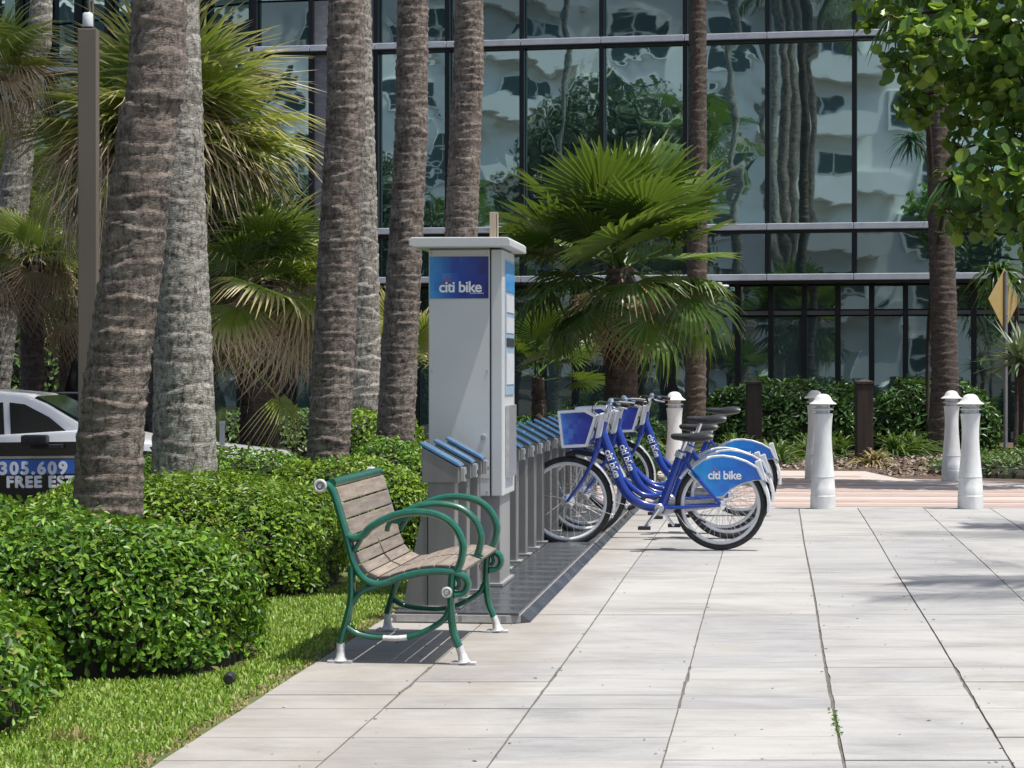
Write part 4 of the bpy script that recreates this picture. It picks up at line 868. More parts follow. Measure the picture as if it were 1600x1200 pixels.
# ------------------------------------------------------------------ dock platform, docks, kiosk
def SF(a, b, z=0): return Vector((a * math.cos(AL) + b * math.sin(AL), 11.46 - a * math.sin(AL) + b * math.cos(AL), z))     # station frame
plat = empty('dock_platform', SF(0, 0), 'low dark tiled platform carrying kiosk and docks', 'platform', rz=-AL)
PL = 9.9; px0, px1 = -.62, .04
MB().prism_xy([(px0, 0), (px1 - .07, 0), (px1, .04), (px1, PL), (px0, PL)], .0, .042).build('frame', MT['kiosk_dark'], plat, bevel=.004)
MB().add([(px1+.002, .045, .042), (px1+.045, .09, .003), (px1+.045, PL, .003), (px1+.002, PL, .042), (px1+.002, .045, .0), (px1+.002, PL, .0)], [(0,1,2,3), (0,4,1), (3,2,5)]).build('edge_strip', MT['tile'], plat)
r0 = random.Random(4); tw = .325
for j in range(int(PL / .33)):
    for i in range(2):
        x0 = px0 + .006 + i * .328; y0 = .012 + j * .33
        o = MB().box(-.159, .159, -.161, .161, 0, .012).build('tile', MT['tile'], plat, bevel=.002, loc=(x0 + .16, y0 + .162, .0425 + r0.uniform(-.001, .001)))
MB().box(px0 + .02, px0 + .34, -.004, 0, .006, .036).box(px0 + .36, px1 - .1, -.004, 0, .006, .036).build('front_plate', MT['silver'], plat)

def dock_proto():
    rt = empty('bike_dock', (0, 0, 0), 'x', 'bike dock', 'bike docks on the platform')
    t = .066
    MB().prism_xz([(-.165, .0), (-.02, .0), (-.02, .66), (-.165, .66)], -t + .008, t - .008).build('post', MT['dock'], rt, bevel=.006)
    MB().prism_xz([(-.30, .0), (-.168, .0), (-.168, .56), (-.185, .56)], -t + .014, t - .014).build('brace', MT['dock'], rt, bevel=.004)
    MB().prism_xz([(-.195, .655), (-.005, .655), (.0, .665), (.0, .735), (-.02, .745), (-.195, .842)], -t, t).build('head', MT['dock'], rt, bevel=.004)
    MB().prism_xz([(-.205, .852), (-.018, .750), (.004, .738), (.010, .748), (-.01, .765), (-.200, .868)], -t - .004, t + .004).build('cap', MT['dock_blue'], rt, bevel=.004)
    lt = MB().box(.001, .028, -.026, .026, .66, .735).build('latch', MT['silver'], rt, bevel=.005); MB().box(.0285, .031, -.010, .012, .68, .715).build('slot', MT['blackp'], lt)
    MB().box(.0285, .034, -.022, -.014, .70, .728).build('indicator', MT['clear'], lt)
    for dy in (-.03, .03): MB().lathe([(.006, 0), (.006, .004)], 8).build('bolt', MT['silver'], rt, loc=(-.1, dy, .815))
    MB().box(-.32, .01, -t - .01, t + .01, 0, .012).build('foot_plate', MT['kiosk_dark'], rt, bevel=.002)
    return rt
dp = dock_proto(); b0 = 11.46
dock_b = [.24, .70, 1.15, 2.50, 3.05, 3.60, 4.15, 4.70, 5.25, 5.80, 6.35, 6.90, 7.45, 8.0, 8.55, 9.1, 9.6]
names = ['nearest bike dock, right behind the bench arms', 'second bike dock in front of the kiosk', 'third bike dock, touching the kiosk front', 'first bike dock behind the kiosk', 'second bike dock behind the kiosk', 'third bike dock behind the kiosk', 'fourth bike dock behind the kiosk', 'bike dock just before the front bicycle wheel', 'bike dock just behind the front bicycle wheel', 'bike dock before the second bicycle', 'bike dock between second and third bicycle', 'bike dock after the third bicycle', 'bike dock second after the third bicycle', 'bike dock before the last bicycle', 'bike dock beyond the last bicycle', 'second last bike dock at the far end', 'last bike dock at the far end of the platform']
for i, b in enumerate(dock_b):
    o = dp if i == 0 else copy_tree(dp); o.location = SF(-.30, b, .0555); o.rotation_euler.z = -AL + R(random.uniform(-1, 1)); o['label'] = names[i]

kz = .0555
kio = empty('bike_share_kiosk', SF(-.212, 1.36, kz), 'tall pale grey bike share kiosk with blue sign behind the bench', 'kiosk', rz=-AL)
KW, KD = .43, .58
MB().box(-KW, -.075, 0, KD, .52, 1.935).build('cabinet', MT['kiosk'], kio, bevel=.006)
MB().box(-.068, 0, -.004, KD, .52, 1.935).build('side_column', MT['kiosk'], kio, bevel=.008)
MB().box(-.075, -.068, .012, KD - .02, .53, 1.93).build('seam', MT['mullion'], kio)
MB().prism_xz([(-.53, 1.955), (-.53, 1.99), (-.515, 2.003), (.04, 2.0), (.055, 1.985), (.055, 1.945), (-.50, 1.945)], -.10, KD + .14).build('roof', MT['kiosk'], kio, bevel=.006)
MB().box(-KW + .006, -.078, .010, KD - .01, 1.935, 1.945).build('neck', MT['kiosk_dark'], kio)
MB().box(-KW + .03, -.02, .03, KD - .06, .0, .52).build('pedestal', MT['kiosk_dark'], kio, bevel=.004)
MB().box(-KW + .0, .0, .0, KD, .0, .02).build('base_plate', MT['kiosk_dark'], kio, bevel=.004)
sg = MB().box(-KW + .008, -.082, -.004, -.0005, 1.655, 1.895).build('sign_panel', MT['kiosk_print'], kio)
sg['label'] = 'blue blocky sign panel with white lettering'
lm = logo_mesh(.088, .0020); lo = link('lettering', lm, sg, MT['lettering'], (-.245, -.0055, 1.718), (R(90), 0, 0))
link('logo_arc', arc_mesh(.052, .020, .006), sg, MT['red'], (-.318, -.0056, 1.752), (R(90), 0, 0))
MB().box(-.19, -.11, -.0058, -.005, 1.683, 1.686).build('rule', MT['lettering'], sg)
for (sx_, sz_) in [(-KW + .02, .545), (-.09, .545), (-KW + .02, 1.915), (-.09, 1.915), (-KW + .02, 1.24), (-.09, 1.24)]: MB().lathe([(.0055, 0), (.0055, -.003), (.002, -.0035)], 10, axis='y').build('screw', MT['silver'], kio, loc=(sx_, -.0005, sz_))
MB().lathe([(.016, 0), (.016, -.004), (.012, -.006)], 16, axis='y').build('lock', MT['silver'], kio, loc=(-.11, -.0005, .86)); MB().box(-KW + .004, -.079, -.0015, -.0004, .618, .6205).build('panel_seam', MT['mullion'], kio)
sp_ = MB().box(.001, .005, .10, KD - .05, 1.10, 1.88).build('side_panel', simple('pale_blue_notice_board', (.30, .42, .55), .35, c2=(.36, .47, .58), scale=5), kio)
MB().box(.0055, .0075, .11, KD - .06, 1.70, 1.87).build('blue_header', MT['side_print'], sp_)
for (z0, z1, mt) in [(1.58, 1.68, 'white_trim'), (1.46, 1.55, 'white_trim'), (1.38, 1.43, 'blackp'), (1.16, 1.34, 'white_trim')]: MB().box(.0055, .008, .13, KD - .08, z0, z1).build('notice', MT[mt], sp_)
MB().box(.001, .022, .12, KD - .08, .62, 1.04).build('payment_unit', MT['silver'], kio, bevel=.006)
MB().box(-.115, -.075, .30, .335, 2.003, 2.17).box(-.072, -.066, .30, .335, 2.003, 2.17).build('mast', MT['timber'], kio, bevel=.003)

# ------------------------------------------------------------------ bicycles
def bike_proto():
    rt = empty('bicycle', (0, 0, 0), 'x', 'bicycle', 'blue share bicycles in the docks')
    def wheel(cx, cz, name, hubr):
        wl_ = MB().torus(.305, .022, 56, 10, (0, 0, 0)).build(name, MT['rubber'], rt, smooth=True, loc=(cx, 0, cz))
        MB().torus(.276, .015, 56, 8, (0, 0, 0), ry=.015).build('rim', MT['rim'], wl_, smooth=True)
        MB().torus(.3015, .0155, 56, 6, (0, 0, 0), ry=.0235).build('sidewall_stripe', MT['rubber'], wl_, smooth=True)
        s = MB()
        for k in range(32):
            a = 2*math.pi*k/32; b_ = a + (.42 if k % 4 < 2 else -.42); y = .028 if k % 2 else -.028
            s.tube([(hubr*.8*math.cos(b_), y, hubr*.8*math.sin(b_)), (.272*math.cos(a), 0, .272*math.sin(a))], .0013, 4, caps=False)
        s.build('spokes', MT['chrome'], wl_)
        MB().lathe([(.010, -.055), (.014, -.05), (hubr*.6, -.045), (hubr, -.036), (hubr, -.028), (hubr*.7, -.02), (hubr*.7, .02), (hubr, .028), (hubr, .036), (hubr*.6, .045), (.014, .05), (.01, .055)], 20, axis='y').build('hub', MT['chrome'], wl_, smooth=True)
        return wl_
    wheel(0, .327, 'wheel', .038); wheel(1.105, .345, 'wheel', .05)
    down = catmull([(.862, 0, .865), (.825, 0, .76), (.775, 0, .62), (.725, 0, .49), (.660, 0, .39), (.560, 0, .322), (.44, 0, .300)], 5)
    MB().tube(down, [.033 + .006 * math.sin(math.pi * i / (len(down)-1)) for i in range(len(down))], 14, side=(0, 1, 0), sx=.85).build('down_tube', MT['blue_paint'], rt, smooth=True)
    up = catmull([(.70, 0, .515), (.645, 0, .455), (.57, 0, .40), (.49, 0, .385), (.405, 0, .40)], 5)
    MB().tube(up, .020, 12).build('gusset_tube', MT['blue_paint'], rt, smooth=True)
    MB().tube([(.44, 0, .27), (.36, 0, .49), (.275, 0, .715)], [.036, .034, .032], 14).build('seat_tube', MT['blue_paint'], rt, smooth=True)
    MB().tube([(.365, 0, .49), (.238, 0, .815)], .0155, 12).build('seat_post', MT['chrome'], rt, smooth=True)
    MB().tube([(.298, 0, .665), (.282, 0, .705)], .038, 12).build('seat_clamp', MT['silver'], rt, smooth=True)
    s = MB()
    for y in (-.055, .055):
        s.tube(catmull([(.41, y*.5, .305), (.30, y, .308), (.0, y*1.1, .327)], 5), .013, 8); s.tube(catmull([(.275, y*.35, .68), (.17, y, .53), (.0, y*1.1, .335)], 5), .0125, 8)
    s.build('rear_stays', MT['blue_paint'], rt, smooth=True)
    MB().tube([(.890, 0, .73), (.872, 0, .80), (.838, 0, .925)], .028, 14).build('head_tube', MT['blue_paint'], rt, smooth=True)
    f = MB()
    for y in (-.05, .05): f.tube(catmull([(.893, y*.75, .715), (.93, y, .62), (1.0, y, .49), (1.105, y, .345)], 6), [.017 - .006*i/18 for i in range(19)], 10)
    f.tube([(.893, -.05, .715), (.893, .05, .715)], .022, 10); f.build('fork', MT['blue_paint'], rt, smooth=True)
    # stem, bars, grips
    MB().tube(catmull([(.838, 0, .92), (.822, 0, .985), (.81, 0, 1.02)], 4), .016, 10).build('stem', MT['silver'], rt, smooth=True)
    hb = MB()
    hb.tube(catmull([(.66, -.29, 1.045), (.73, -.27, 1.055), (.80, -.17, 1.055), (.815, -.05, 1.025), (.815, .05, 1.025), (.80, .17, 1.055), (.73, .27, 1.055), (.66, .29, 1.045)], 5), .0115, 8); hb.build('handlebar', MT['chrome'], rt, smooth=True)
    for y in (-1, 1):
        g = MB().tube([(.64, y*.292, 1.043), (.68, y*.285, 1.05), (.755, y*.255, 1.056)], [.018, .017, .016], 10).build('grip', MT['blackp'], rt, smooth=True)
        MB().tube(catmull([(.775, y*.225, 1.05), (.75, y*.235, 1.025), (.69, y*.262, 1.012)], 4), .006, 6).build('brake_lever', MT['silver'], rt, smooth=True)
        MB().tube(catmull([(.77, y*.21, 1.05), (.90, y*.14, 1.06), (.92, y*.05, .93), (.89, y*.03, .80)], 5), .0035, 5).build('cable', MT['blackp'], rt, smooth=True)
    MB().lathe([(.002, .032), (.016, .028), (.022, .012), (.022, 0)], 14, c=(.80, -.12, 1.062)).build('bell', MT['chrome'], rt, smooth=True)
    MB().prism_xz([(.86, .81), (.905, .80), (.872, .985), (.825, .99)], -.05, .05).build('head_cover', MT['white_trim'], rt, bevel=.012)
    # basket: tapered tub with blue side panels and pale frame
    bx = [(.885, .97), (.965, 1.012), (1.165, 1.0), (1.135, .735), (.955, .745)]; wd = .165
    ins = []
    cx_ = sum(p[0] for p in bx)/5; cz_ = sum(p[1] for p in bx)/5
    ins = [(cx_ + (x - cx_)*.86, cz_ + (z - cz_)*.86) for x, z in bx]
    for s_ in (-1, 1):
        fr = MB(); y0, y1 = (wd - .012, wd) if s_ > 0 else (-wd, -wd + .012); n = 5
        vs_ = [(x, y, z) for y in (y0, y1) for x, z in bx] + [(x, y, z) for y in (y0, y1) for x, z in ins]
        fcs = []
        for i in range(n):
            j = (i+1) % n; fcs += [(i, j, 10+j, 10+i), (5+i, 15+i, 15+j, 5+j), (i, 5+i, 5+j, j), (10+i, 10+j, 15+j, 15+i)]
        fr.add(vs_, fcs); fr.build('basket_frame', MT['white_trim'], rt)
    for y0, y1 in ((-wd + .003, -wd + .009), (wd - .009, wd - .003)): MB().prism_xz(ins, y0, y1).build('basket_panel', MT['basket_print'], rt)
    MB().add([(1.135, -wd+.013, .735), (1.135, wd-.013, .735), (1.165, wd-.013, 1.0), (1.165, -wd+.013, 1.0), (1.125, -wd+.013, .737), (1.125, wd-.013, .737), (1.155, wd-.013, 1.0), (1.155, -wd+.013, 1.0)], [(0,1,2,3),(7,6,5,4),(0,4,5,1),(2,6,7,3),(0,3,7,4),(1,5,6,2)]).build('basket_front', MT['basket_print'], rt)
    MB().box(.955, 1.125, -wd + .013, wd - .013, .737, .747).build('basket_floor', MT['blackp'], rt)
    MB().add([(.955, -wd+.013, .745), (.955, wd-.013, .745), (.885, wd-.013, .97), (.885, -wd+.013, .97), (.965, -wd+.013, .747), (.965, wd-.013, .747), (.897, wd-.013, .972), (.897, -wd+.013, .972)], [(3,2,1,0),(4,5,6,7),(0,1,5,4),(2,3,7,6),(0,4,7,3),(1,2,6,5)]).build('basket_back', MT['white_trim'], rt)
    MB().tube([(.905, 0, .80), (1.0, 0, .735), (1.12, 0, .733)], .014, 8).tube([(.90, 0, .70), (1.02, 0, .733)], .010, 8).build('basket_bracket', MT['blue_paint'], rt, smooth=True)
    # saddle
    sv = []; fs = []; prof = [(.07, .085, .012, .835), (.085, .092, .034, .850), (.13, .088, .042, .855), (.19, .070, .040, .846), (.25, .045, .036, .840), (.31, .030, .032, .842), (.36, .023, .026, .840), (.378, .014, .012, .832)]; sg_ = 14
    for x, wy, hz, zt in prof:
        for k in range(sg_):
            th = 2*math.pi*k/sg_; y = wy*math.cos(th); z = zt - hz + hz*math.sin(th)*(1.0 if math.sin(th) > 0 else .75) ; sv.append((x - .02, y, z))
    for i in range(len(prof)-1):
        for k in range(sg_): fs.append((i*sg_+k, i*sg_+(k+1) % sg_, (i+1)*sg_+(k+1) % sg_, (i+1)*sg_+k))
    fs += [tuple(range(sg_)), tuple((len(prof)-1)*sg_+k for k in range(sg_))]
    MB().add(sv, fs).build('saddle', MT['blackp'], rt, smooth=True)
    MB().tube(catmull([(.10, .02, .795), (.18, .022, .785), (.30, .018, .80)], 4), .004, 6).tube(catmull([(.10, -.02, .795), (.18, -.022, .785), (.30, -.018, .80)], 4), .004, 6).build('saddle_rails', MT['chrome'], rt)
    # rear fender with skirt guard
    top = []
    for k in range(19):
        a = R(-8 + 155 * k / 18); top.append((math.cos(a) * -1 * .352, math.sin(a) * .352 + .327))
    fd = MB(); vs_ = []; nn = len(top)
    for k, (x, z) in enumerate(top):
        n_ = Vector((x, z - .327)).normalized()
        for (rad, y) in ((.335, -.045), (.352, -.040), (.360, -.018), (.360, .018), (.352, .040), (.335, .045)): vs_.append((n_.x*rad, y, n_.y*rad + .327))
    fd.add(vs_, [(i*6+k, i*6+k+1, (i+1)*6+k+1, (i+1)*6+k) for i in range(nn-1) for k in range(5)]); fd.build('rear_fender', MT['white_trim'], rt, smooth=True)
    MB().prism_xz([(-.245, .640), (-.285, .655), (-.325, .52), (-.338, .49), (-.295, .51), (-.265, .57)], -.047, .047).build('tail_piece', MT['white_trim'], rt, bevel=.008)
    outer = [(.235, .555)] + [(p_[0], p_[1]) for p_ in [(.19, .608), (.13, .654), (.06, .680), (-.02, .686), (-.10, .674), (-.19, .644), (-.27, .598), (-.312, .508)]] + [(-.25, .505), (-.16, .480), (-.075, .435), (-.015, .378), (.045, .375), (.09, .415), (.15, .475)]
    cx_, cz_ = -.02, .54; inner = [(cx_ + (x-cx_)*.94, cz_ + (z-cz_)*.91) for x, z in outer]
    for s_ in (-1, 1):
        y = .052 * s_; MB().prism_xz(outer, y - .004, y + .004).build('skirt_guard_edge', MT['white_trim'], rt, bevel=.002, bseg=1)
        pn = MB().prism_xz(inner, y - .0055, y + .0055).build('skirt_guard', MT['fender_print'], rt)
        if s_ > 0:
            lm_ = logo_mesh(.085, .0019); link('lettering', lm_, pn, MT['lettering'], (-.03, y + .0062, .540), (R(90), 0, R(180)))
            link('logo_arc', arc_mesh(.046, .016, .005), pn, MT['red'], (.036, y + .0063, .574), (R(90), 0, R(180)))
    # front fender behind the tyre
    ff = MB(); vs_ = []; nn = 15
    for k in range(nn):
        a = R(100 + 100 * k / (nn-1)); ca, sa = math.cos(a), math.sin(a)
        for (rad, y) in ((.335, -.034), (.345, -.030), (.350, -.012), (.350, .012), (.345, .030), (.335, .034)): vs_.append((1.105 + ca*rad, y, .345 + sa*rad))
    ff.add(vs_, [(i*6+k, i*6+k+1, (i+1)*6+k+1, (i+1)*6+k) for i in range(nn-1) for k in range(5)]); ff.build('front_fender', MT['white_trim'], rt, smooth=True)
    MB().tube([(.765, .035, .25), (1.10, .055, .345)], .003, 5).tube([(.765, -.035, .25), (1.10, -.055, .345)], .003, 5).build('fender_stay', MT['chrome'], rt)
    # drive train
    MB().lathe([(.03, -.065), (.035, -.06), (.035, .06), (.03, .065)], 16, c=(.44, 0, .300), axis='y').build('bottom_bracket', MT['silver'], rt, smooth=True)
    MB().prism_xz([(.50, .335), (.44, .375), (.36, .36), (.05, .355), (.02, .33), (.05, .30), (.36, .255), (.44, .24), (.50, .27)], -.075, -.062).build('chain_guard', MT['silver'], rt, bevel=.004)
    for s_, (dx, dz) in ((1, (.100, -.135)), (-1, (-.10, .128))):
        y = .085 * s_; ex, ez = .44 + dx, .30 + dz
        if s_ < 0: ex, ez = .34, .165
        MB().tube([(.44, y, .30), (ex, y + .012*s_, ez)], [.015, .011], 10).build('crank', MT['chrome'], rt, smooth=True)
        pd = MB().box(ex - .045, ex + .045, y + .02*s_ - .0, y + .02*s_ + .085*s_, ez - .012, ez + .012).build('pedal', MT['blackp'], rt, bevel=.004); MB().box(ex - .049, ex - .0455, min(y+.02*s_, y+.1*s_), max(y+.02*s_, y+.1*s_), ez - .008, ez + .008).build('reflector', MT['clear'], pd)
    MB().tube(catmull([(.33, .05, .285), (.24, .10, .17), (.17, .15, .13)], 4), .008, 7).build('kickstand', MT['blackp'], rt, smooth=True)
    # lettering down the tube
    lm_ = logo_mesh(.075, .0017); d2 = Vector((.725 - .825, 0, .49 - .76)).normalized(); xax = Vector((d2.x, 0, d2.z)); zax = Vector((0, 1, 0)); yax = zax.cross(xax)
    for v_ in lm_.vertices: v_.co.z += -.010 * (v_.co.y / .03) ** 2
    o = link('lettering', lm_, rt, MT['lettering']); o.matrix_basis = Matrix.Translation((.778, .0352, .62)) @ Matrix((xax, yax, zax)).transposed().to_4x4()
    for k in range(5): MB().lathe([(.005, 0), (.005, .0015)], 8, axis='y').build('stud', MT['lettering'], rt, loc=(.43 - .022*k, .0335, .39 + .06*k*1.0)) if k < 4 else None
    return rt
bp = bike_proto()
bike_pos = [(1126, 860, 16.13, 'nearest blue share bicycle with its whole side in view', 0), (0, 0, 17.25, 'second blue share bicycle from the front, just behind the nearest', 1.12), (0, 0, 17.80, 'third blue share bicycle, tucked behind the second', 1.67), (0, 0, 19.98, 'farthest blue share bicycle, last of the four', 3.85)]
for i, (u, v, Y, lb, db) in enumerate(bike_pos):
    o = bp if i == 0 else copy_tree(bp)
    base = P(1126, 860, 16.13); o.location = (base.x + db * math.sin(AL) + [0, .03, -.02, .09][i], base.y + db * math.cos(AL), 0.002); o.rotation_euler = (R([0, 1.2, -.8, .8][i]), R([-.4, 0, -.4, 0][i]) * 0, math.pi - AL + R([0, 1.2, -1.0, .6][i])); o['label'] = lb
    for ch in o.children:
        if ch.name.split('.')[0] in ('saddle', 'saddle_rails', 'seat_post'):
            k = [0, .11, .03, .13][i]; ch.location = (-.36 * k, 0, .93 * k)

# ------------------------------------------------------------------ bench
def bench():
    rt = empty('park_bench', (-.76, 9.96, 0), 'green cast iron park bench with weathered wooden slats', 'bench', rz=-AL)
    BL = 1.22; hw = .021
    def strap(b, pts, r, y, sx=1.0, n=5):
        p3 = catmull([(p, y, q) for p, q in pts], n); rr = r if isinstance(r, (int, float)) else [r[0] + (r[1]-r[0])*i/(len(p3)-1) for i in range(len(p3))]
        b.tube(p3, rr, 10, sx=sx, side=(0, 1, 0))
    back = [(-.085, .790), (-.052, .782), (-.028, .735), (-.005, .66), (.013, .60), (.035, .52), (.052, .455), (.082, .395), (.125, .360), (.185, .350), (.27, .380), (.34, .398), (.42, .408), (.50, .406), (.555, .385), (.568, .345), (.548, .312), (.51, .305)]
    arm = [(.022, .566), (.060, .553), (.100, .566), (.14, .606), (.235, .653), (.337, .670), (.44, .655), (.51, .606), (.546, .53), (.540, .461), (.52, .41)]
    for fi_, y in enumerate((0, BL)):
        b = MB(); strap(b, back, .0165, y, 1.5); strap(b, [(.098, .564), (.085, .54), (.062, .50)], .011, y, 1.6)
        strap(b, [(.5, .40), (.495, .32), (.493, .24), (.505, .14), (.530, .075)], .0175, y, 1.4); strap(b, [(.047, .43), (.046, .29), (.026, .19), (.0, .10), (-.004, .085)], .0175, y, 1.4)
        strap(b, [(.030, .21), (.05, .265), (.09, .313), (.14, .336), (.20, .354)], .0140, y, 1.4)
        strap(b, [(.015, .165), (.07, .130), (.13, .116), (.19, .1115)], [.0155, .0125], y, 1.3); strap(b, [(.297, .1145), (.36, .135), (.42, .165), (.465, .20), (.488, .245)], [.0125, .0155], y, 1.3)
        if fi_ == 1: strap(b, [(.19, .1115), (.24, .110), (.297, .1145)], .0125, y, 1.3)
        strap(b, [(.52, .385), (.53, .352), (.515, .33)], .009, y, 1.2)
        b.build('end_frame', MT['green_paint'], rt, smooth=True)
        if fi_ == 0:
            b = MB(); strap(b, [(.19, .1115), (.24, .1095), (.297, .1145)], .0135, y, 1.32); b.build('worn_patch', MT['worn_metal'], rt, smooth=True)
        for (fx, top) in ((.534, .078), (-.003, .088)):
            b = MB(); sgn = 1 if fx > .2 else 0
            b.tube([(fx - .004*sgn, y, top), (fx + .006*sgn, y, .05), (fx + .014*sgn, y, .024), (fx + .016*sgn, y, .008)], [.0182, .0185, .022, .032], 12, sx=1.25, side=(0, 1, 0)); b.prism_xy([(fx + .016*sgn - .055, y - .028), (fx + .016*sgn + .055, y - .028), (fx + .016*sgn + .055, y + .028), (fx + .016*sgn - .055, y + .028)], .0, .009)
            ft = b.build('foot', MT['worn_metal'], rt, smooth=True)
            MB().lathe([(.007, .009), (.007, .015)], 8).build('anchor_bolt', MT['silver'], ft, loc=(fx + .016*sgn - .038, y, 0))
        b = MB(); strap(b, arm, .0180, y, 1.35, 6); b.build('armrest', MT['green_paint'], rt, smooth=True)
        for (ex, ez, er) in ((-.090, .785, .030), (.478, .318, .024)):
            yy = y - .026 if fi_ == 0 else y + .026
            b = MB(); sg_ = -1 if fi_ == 0 else 1
            b.lathe([(.002, .006*sg_), (.008, .008*sg_), (.010, .0)] , 12, c=(ex, yy, ez), axis='y'); b.torus(er*.78, er*.26, 24, 8, (ex, yy, ez)); b.lathe([(er*.8, 0), (er*.8, -.02*sg_)], 20, c=(ex, yy, ez), axis='y'); b.build('rosette', MT['worn_metal'] if er > .02 else MT['silver'], rt, smooth=True)
            MB().torus(er*.40, er*.08, 18, 6, (ex, yy + .004*sg_, ez)).build('rosette_ring', MT['kiosk_dark'], rt, smooth=True)
    b = MB(); mid = BL * .5; strap(b, arm[3:], .0170, mid, 1.3, 6); strap(b, [(.14, .606), (.11, .575), (.10, .54)], .012, mid, 1.3); b.prism_xz([(.085, .585), (.155, .600), (.235, .640), (.20, .60), (.15, .575)], mid - .014, mid + .014)
    b.box(.46, .56, mid - .03, mid + .03, .424, .432); b.build('middle_armrest', MT['green_paint'], rt, smooth=True)
    # slats along the inside of the profile
    path = catmull([(-.030, 0, .775), (-.010, 0, .715), (.012, 0, .64), (.036, 0, .56), (.058, 0, .48), (.088, 0, .418), (.130, 0, .384), (.185, 0, .372), (.27, 0, .396), (.34, 0, .414), (.42, 0, .424), (.50, 0, .421), (.545, 0, .405)], 12)
    L_ = [0]
    for i in range(1, len(path)): L_.append(L_[-1] + (path[i] - path[i-1]).length)
    def at(s):
        for i in range(1, len(path)):
            if L_[i] >= s:
                t = (s - L_[i-1]) / (L_[i] - L_[i-1]); return path[i-1].lerp(path[i], t), (path[i] - path[i-1]).normalized()
        return path[-1], (path[-1] - path[-2]).normalized()
    ws = [.070, .070, .070, .070, .052, .046, .046, .050, .060, .062, .062, .062, .062]; gap = (L_[-1] - sum(ws)) / (len(ws) - 1) if L_[-1] > sum(ws) else .006
    k_ = (L_[-1] - .007*(len(ws)-1)) / sum(ws); s = 0
    for i, w_ in enumerate(ws):
        w_ *= k_; p, t = at(s + w_/2); n_ = Vector((-t.z, 0, t.x)) ; n_ = n_ if n_.dot(Vector((.3, 0, 1))) > 0 else -n_; th = .017
        me = MB().box(-w_/2, w_/2, .012, BL - .012, -th/2, th/2).mesh('slat', .004); o = link('slat', me, rt, MT['wood'])
        o.matrix_basis = Matrix.Translation(p) @ Matrix((t, Vector((0, 1, 0)), -n_ if False else t.cross(Vector((0, 1, 0))))).transposed().to_4x4(); s += w_ + .007
    MB().tube([(-.045, .01, .795), (-.045, BL - .01, .795)], .021, 14).build('top_rail', MT['green_paint'], rt, smooth=True)
    MB().box(.085, .115, .02, BL - .02, .352, .360).build('under_strap', MT['green_paint'], rt)
    return rt
bench()

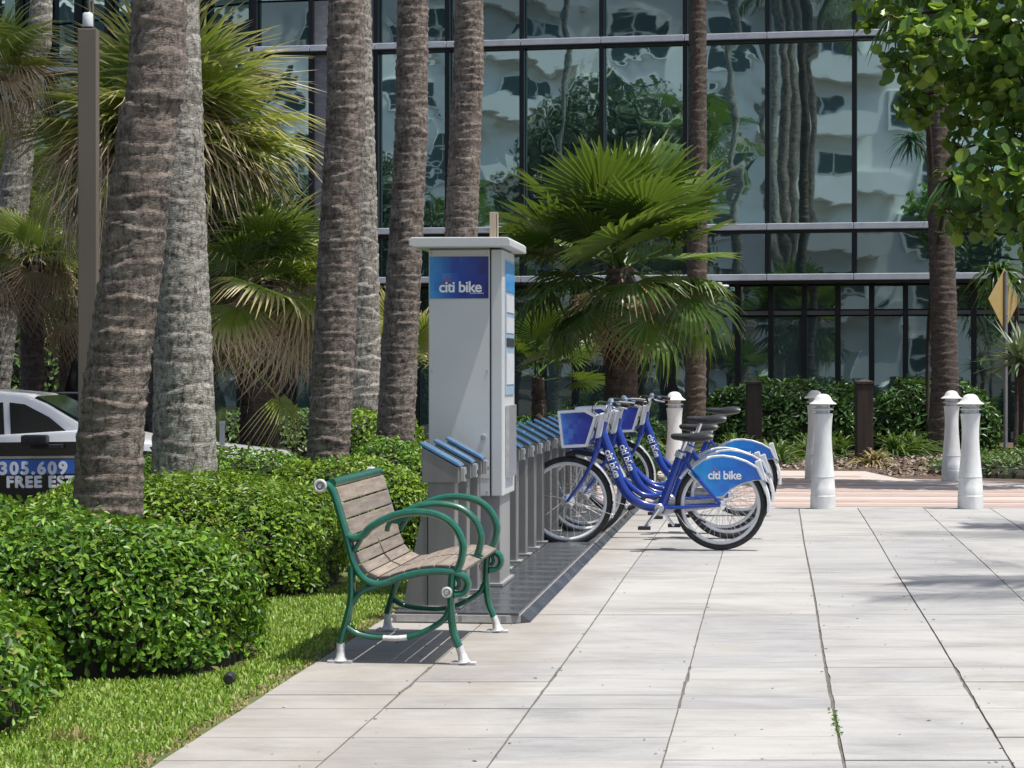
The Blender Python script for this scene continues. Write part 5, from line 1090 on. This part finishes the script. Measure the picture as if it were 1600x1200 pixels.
# ------------------------------------------------------------------ vehicles
def car():
    c = P(0, 612, 20.2); zr = -.436; rt = empty('parked_car', (c.x, 20.2, zr), 'white car with black and blue lettered side behind the hedge', 'car')
    # local x: metres right of the left image edge; z above drive
    def X(u): return (u - 0) / F * 20.2
    def Z(v): return EYE + (HV - v) / F * 20.2 - zr
    W = 1.75
    body = [(X(-330), .32), (X(438), .32), (X(445), Z(790)), (X(440), Z(735)), (X(424), Z(713)), (X(330), Z(703)), (X(215), Z(690)), (X(126), Z(672)), (X(-70), Z(684)), (X(-330), Z(690)), (X(-345), Z(760))]
    MB().prism_xz(body, 0, W).build('body', MT['carwhite'], rt, bevel=.035, smooth=True)
    cab = [(X(128), Z(668)), (X(66), Z(632)), (X(30), Z(617)), (X(-40), Z(610)), (X(-180), Z(611)), (X(-270), Z(630)), (X(-318), Z(676)), (X(0), Z(690)), (X(120), Z(676))]
    MB().prism_xz(cab, .13, W - .13).build('cabin', MT['carwhite'], rt, bevel=.04, smooth=True)
    MB().prism_xz([(X(106), Z(680)), (X(72), Z(652)), (X(34), Z(632)), (X(10), Z(629)), (X(12), Z(682))], .122, .128).build('side_window', MT['carglass'], rt)
    MB().prism_xz([(X(0), Z(629)), (X(-150), Z(629)), (X(-170), Z(640)), (X(-170), Z(682)), (X(2), Z(682))], .122, .128).build('side_window', MT['carglass'], rt)
    a, b_ = (X(135), Z(665)), (X(48), Z(620))
    MB().add([(a[0]+.002, .20, a[1]), (b_[0]+.004, .26, b_[1]+.004), (b_[0]+.004, W-.26, b_[1]+.004), (a[0]+.002, W-.20, a[1]), (a[0]-.03, .20, a[1]-.01), (b_[0]-.03, .26, b_[1]-.02), (b_[0]-.03, W-.26, b_[1]-.02), (a[0]-.03, W-.2, a[1]-.01)], [(0,3,2,1),(4,5,6,7),(0,1,5,4),(1,2,6,5),(2,3,7,6),(3,0,4,7)]).build('windscreen', MT['carglass'], rt)
    dr = MB().prism_xz([(X(-320), .42), (X(425), .42), (X(432), Z(755)), (X(425), Z(722)), (X(200), Z(702)), (X(120), Z(690)), (X(-320), Z(694))], -.012, -.002).build('black_side_wrap', MT['carblack'], rt)
    MB().prism_xz([(X(-320), Z(744)), (X(300), Z(738)), (X(300), Z(716)), (X(-320), Z(721))], -.018, -.0125).build('blue_stripe', MT['carblue'], rt)
    MB().prism_xz([(X(-320), Z(720)), (X(200), Z(715)), (X(120), Z(712)), (X(-320), Z(716))], -.0175, -.0127).build('silver_line', MT['silver'], rt)
    t1 = text_mesh('305.609', .155, .0075, .001, 'LEFT', 1.25); link('lettering', t1, rt, MT['lettering'], (X(-1), -.0195, Z(733)), (R(90), R(-.6), 0))
    t2 = text_mesh('FREE EST', .140, .0075, .001, 'LEFT', 1.14); link('lettering', t2, rt, MT['lettering'], (X(10), -.0145, Z(754)), (R(90), R(-.4), 0))
    m = MB().box(X(40), X(80), -.22, -.06, Z(694), Z(679)).build('mirror', MT['blackp'], rt, bevel=.02); MB().box(X(50), X(100), -.10, -.02, Z(701), Z(694)).build('mirror_arm', MT['blackp'], m, bevel=.006)
    for wx in (X(-215), X(330)):
        w_ = MB().lathe([(.20, -.02), (.31, -.02), (.33, .0), (.33, .17), (.31, .19), (.2, .19)], 28, axis='y').build('wheel', MT['rubber'], rt, smooth=True, loc=(wx, .015, .33)); MB().lathe([(.002, -.015), (.20, -.012), (.20, .0)], 20, axis='y').build('rim', MT['silver'], w_, smooth=True)
        w_ = MB().lathe([(.20, -.02), (.31, -.02), (.33, .0), (.33, .17), (.31, .19), (.2, .19)], 28, axis='y').build('wheel', MT['rubber'], rt, smooth=True, loc=(wx, W - .19, .33))
    MB().prism_xz([(X(414), Z(725)), (X(440), Z(740)), (X(445), Z(760)), (X(416), Z(755))], -.006, .3).build('headlight', MT['clear'], rt, bevel=.01)
car()
def pickup():
    Y = 25.2; c = P(86, 700, Y); zr = -.436; rt = empty('pickup_truck', (c.x, Y, zr), 'black pickup truck with red tail lamp behind the lamp post', 'truck')
    def Z(v): return EYE + (HV - v) / F * Y - zr
    W = 1.72
    MB().prism_xz([(.02, .42), (-.02, Z(640)), (.02, Z(612)), (W - .02, Z(612)), (W + .02, Z(640)), (W - .02, .42)], 0, 1.5).build('body', MT['carblack'], rt, bevel=.03, smooth=True)
    MB().prism_xz([(.04, Z(613)), (.13, Z(566)), (.19, Z(558)), (W - .19, Z(558)), (W - .13, Z(566)), (W - .04, Z(613))], .25, 1.45).build('cabin', MT['carblack'], rt, bevel=.03, smooth=True)
    MB().prism_xz([(.16, Z(606)), (.22, Z(568)), (W - .22, Z(568)), (W - .16, Z(606))], .242, .249).build('rear_window', MT['carglass'], rt)
    MB().box(.02, W - .02, -.012, -.002, Z(614.5), Z(612.5)).build('trim', MT['silver'], rt)
    for x0 in (.12, W - .22): MB().box(x0, x0 + .10, -.03, .03, Z(646), Z(624)).build('tail_lamp', MT['redlamp'], rt, bevel=.012)
    MB().box(.0, W, -.10, -.013, .42, .56).build('bumper', MT['chrome'], rt, bevel=.02)
    for wx in (.0, W - .22):
        for wy in (.4, 1.15): MB().lathe([(.22, 0), (.34, .0), (.36, .02), (.36, .2), (.34, .22), (.22, .22)], 24, axis='x').build('wheel', MT['rubber'], rt, smooth=True, loc=(wx, wy, .36))
pickup()
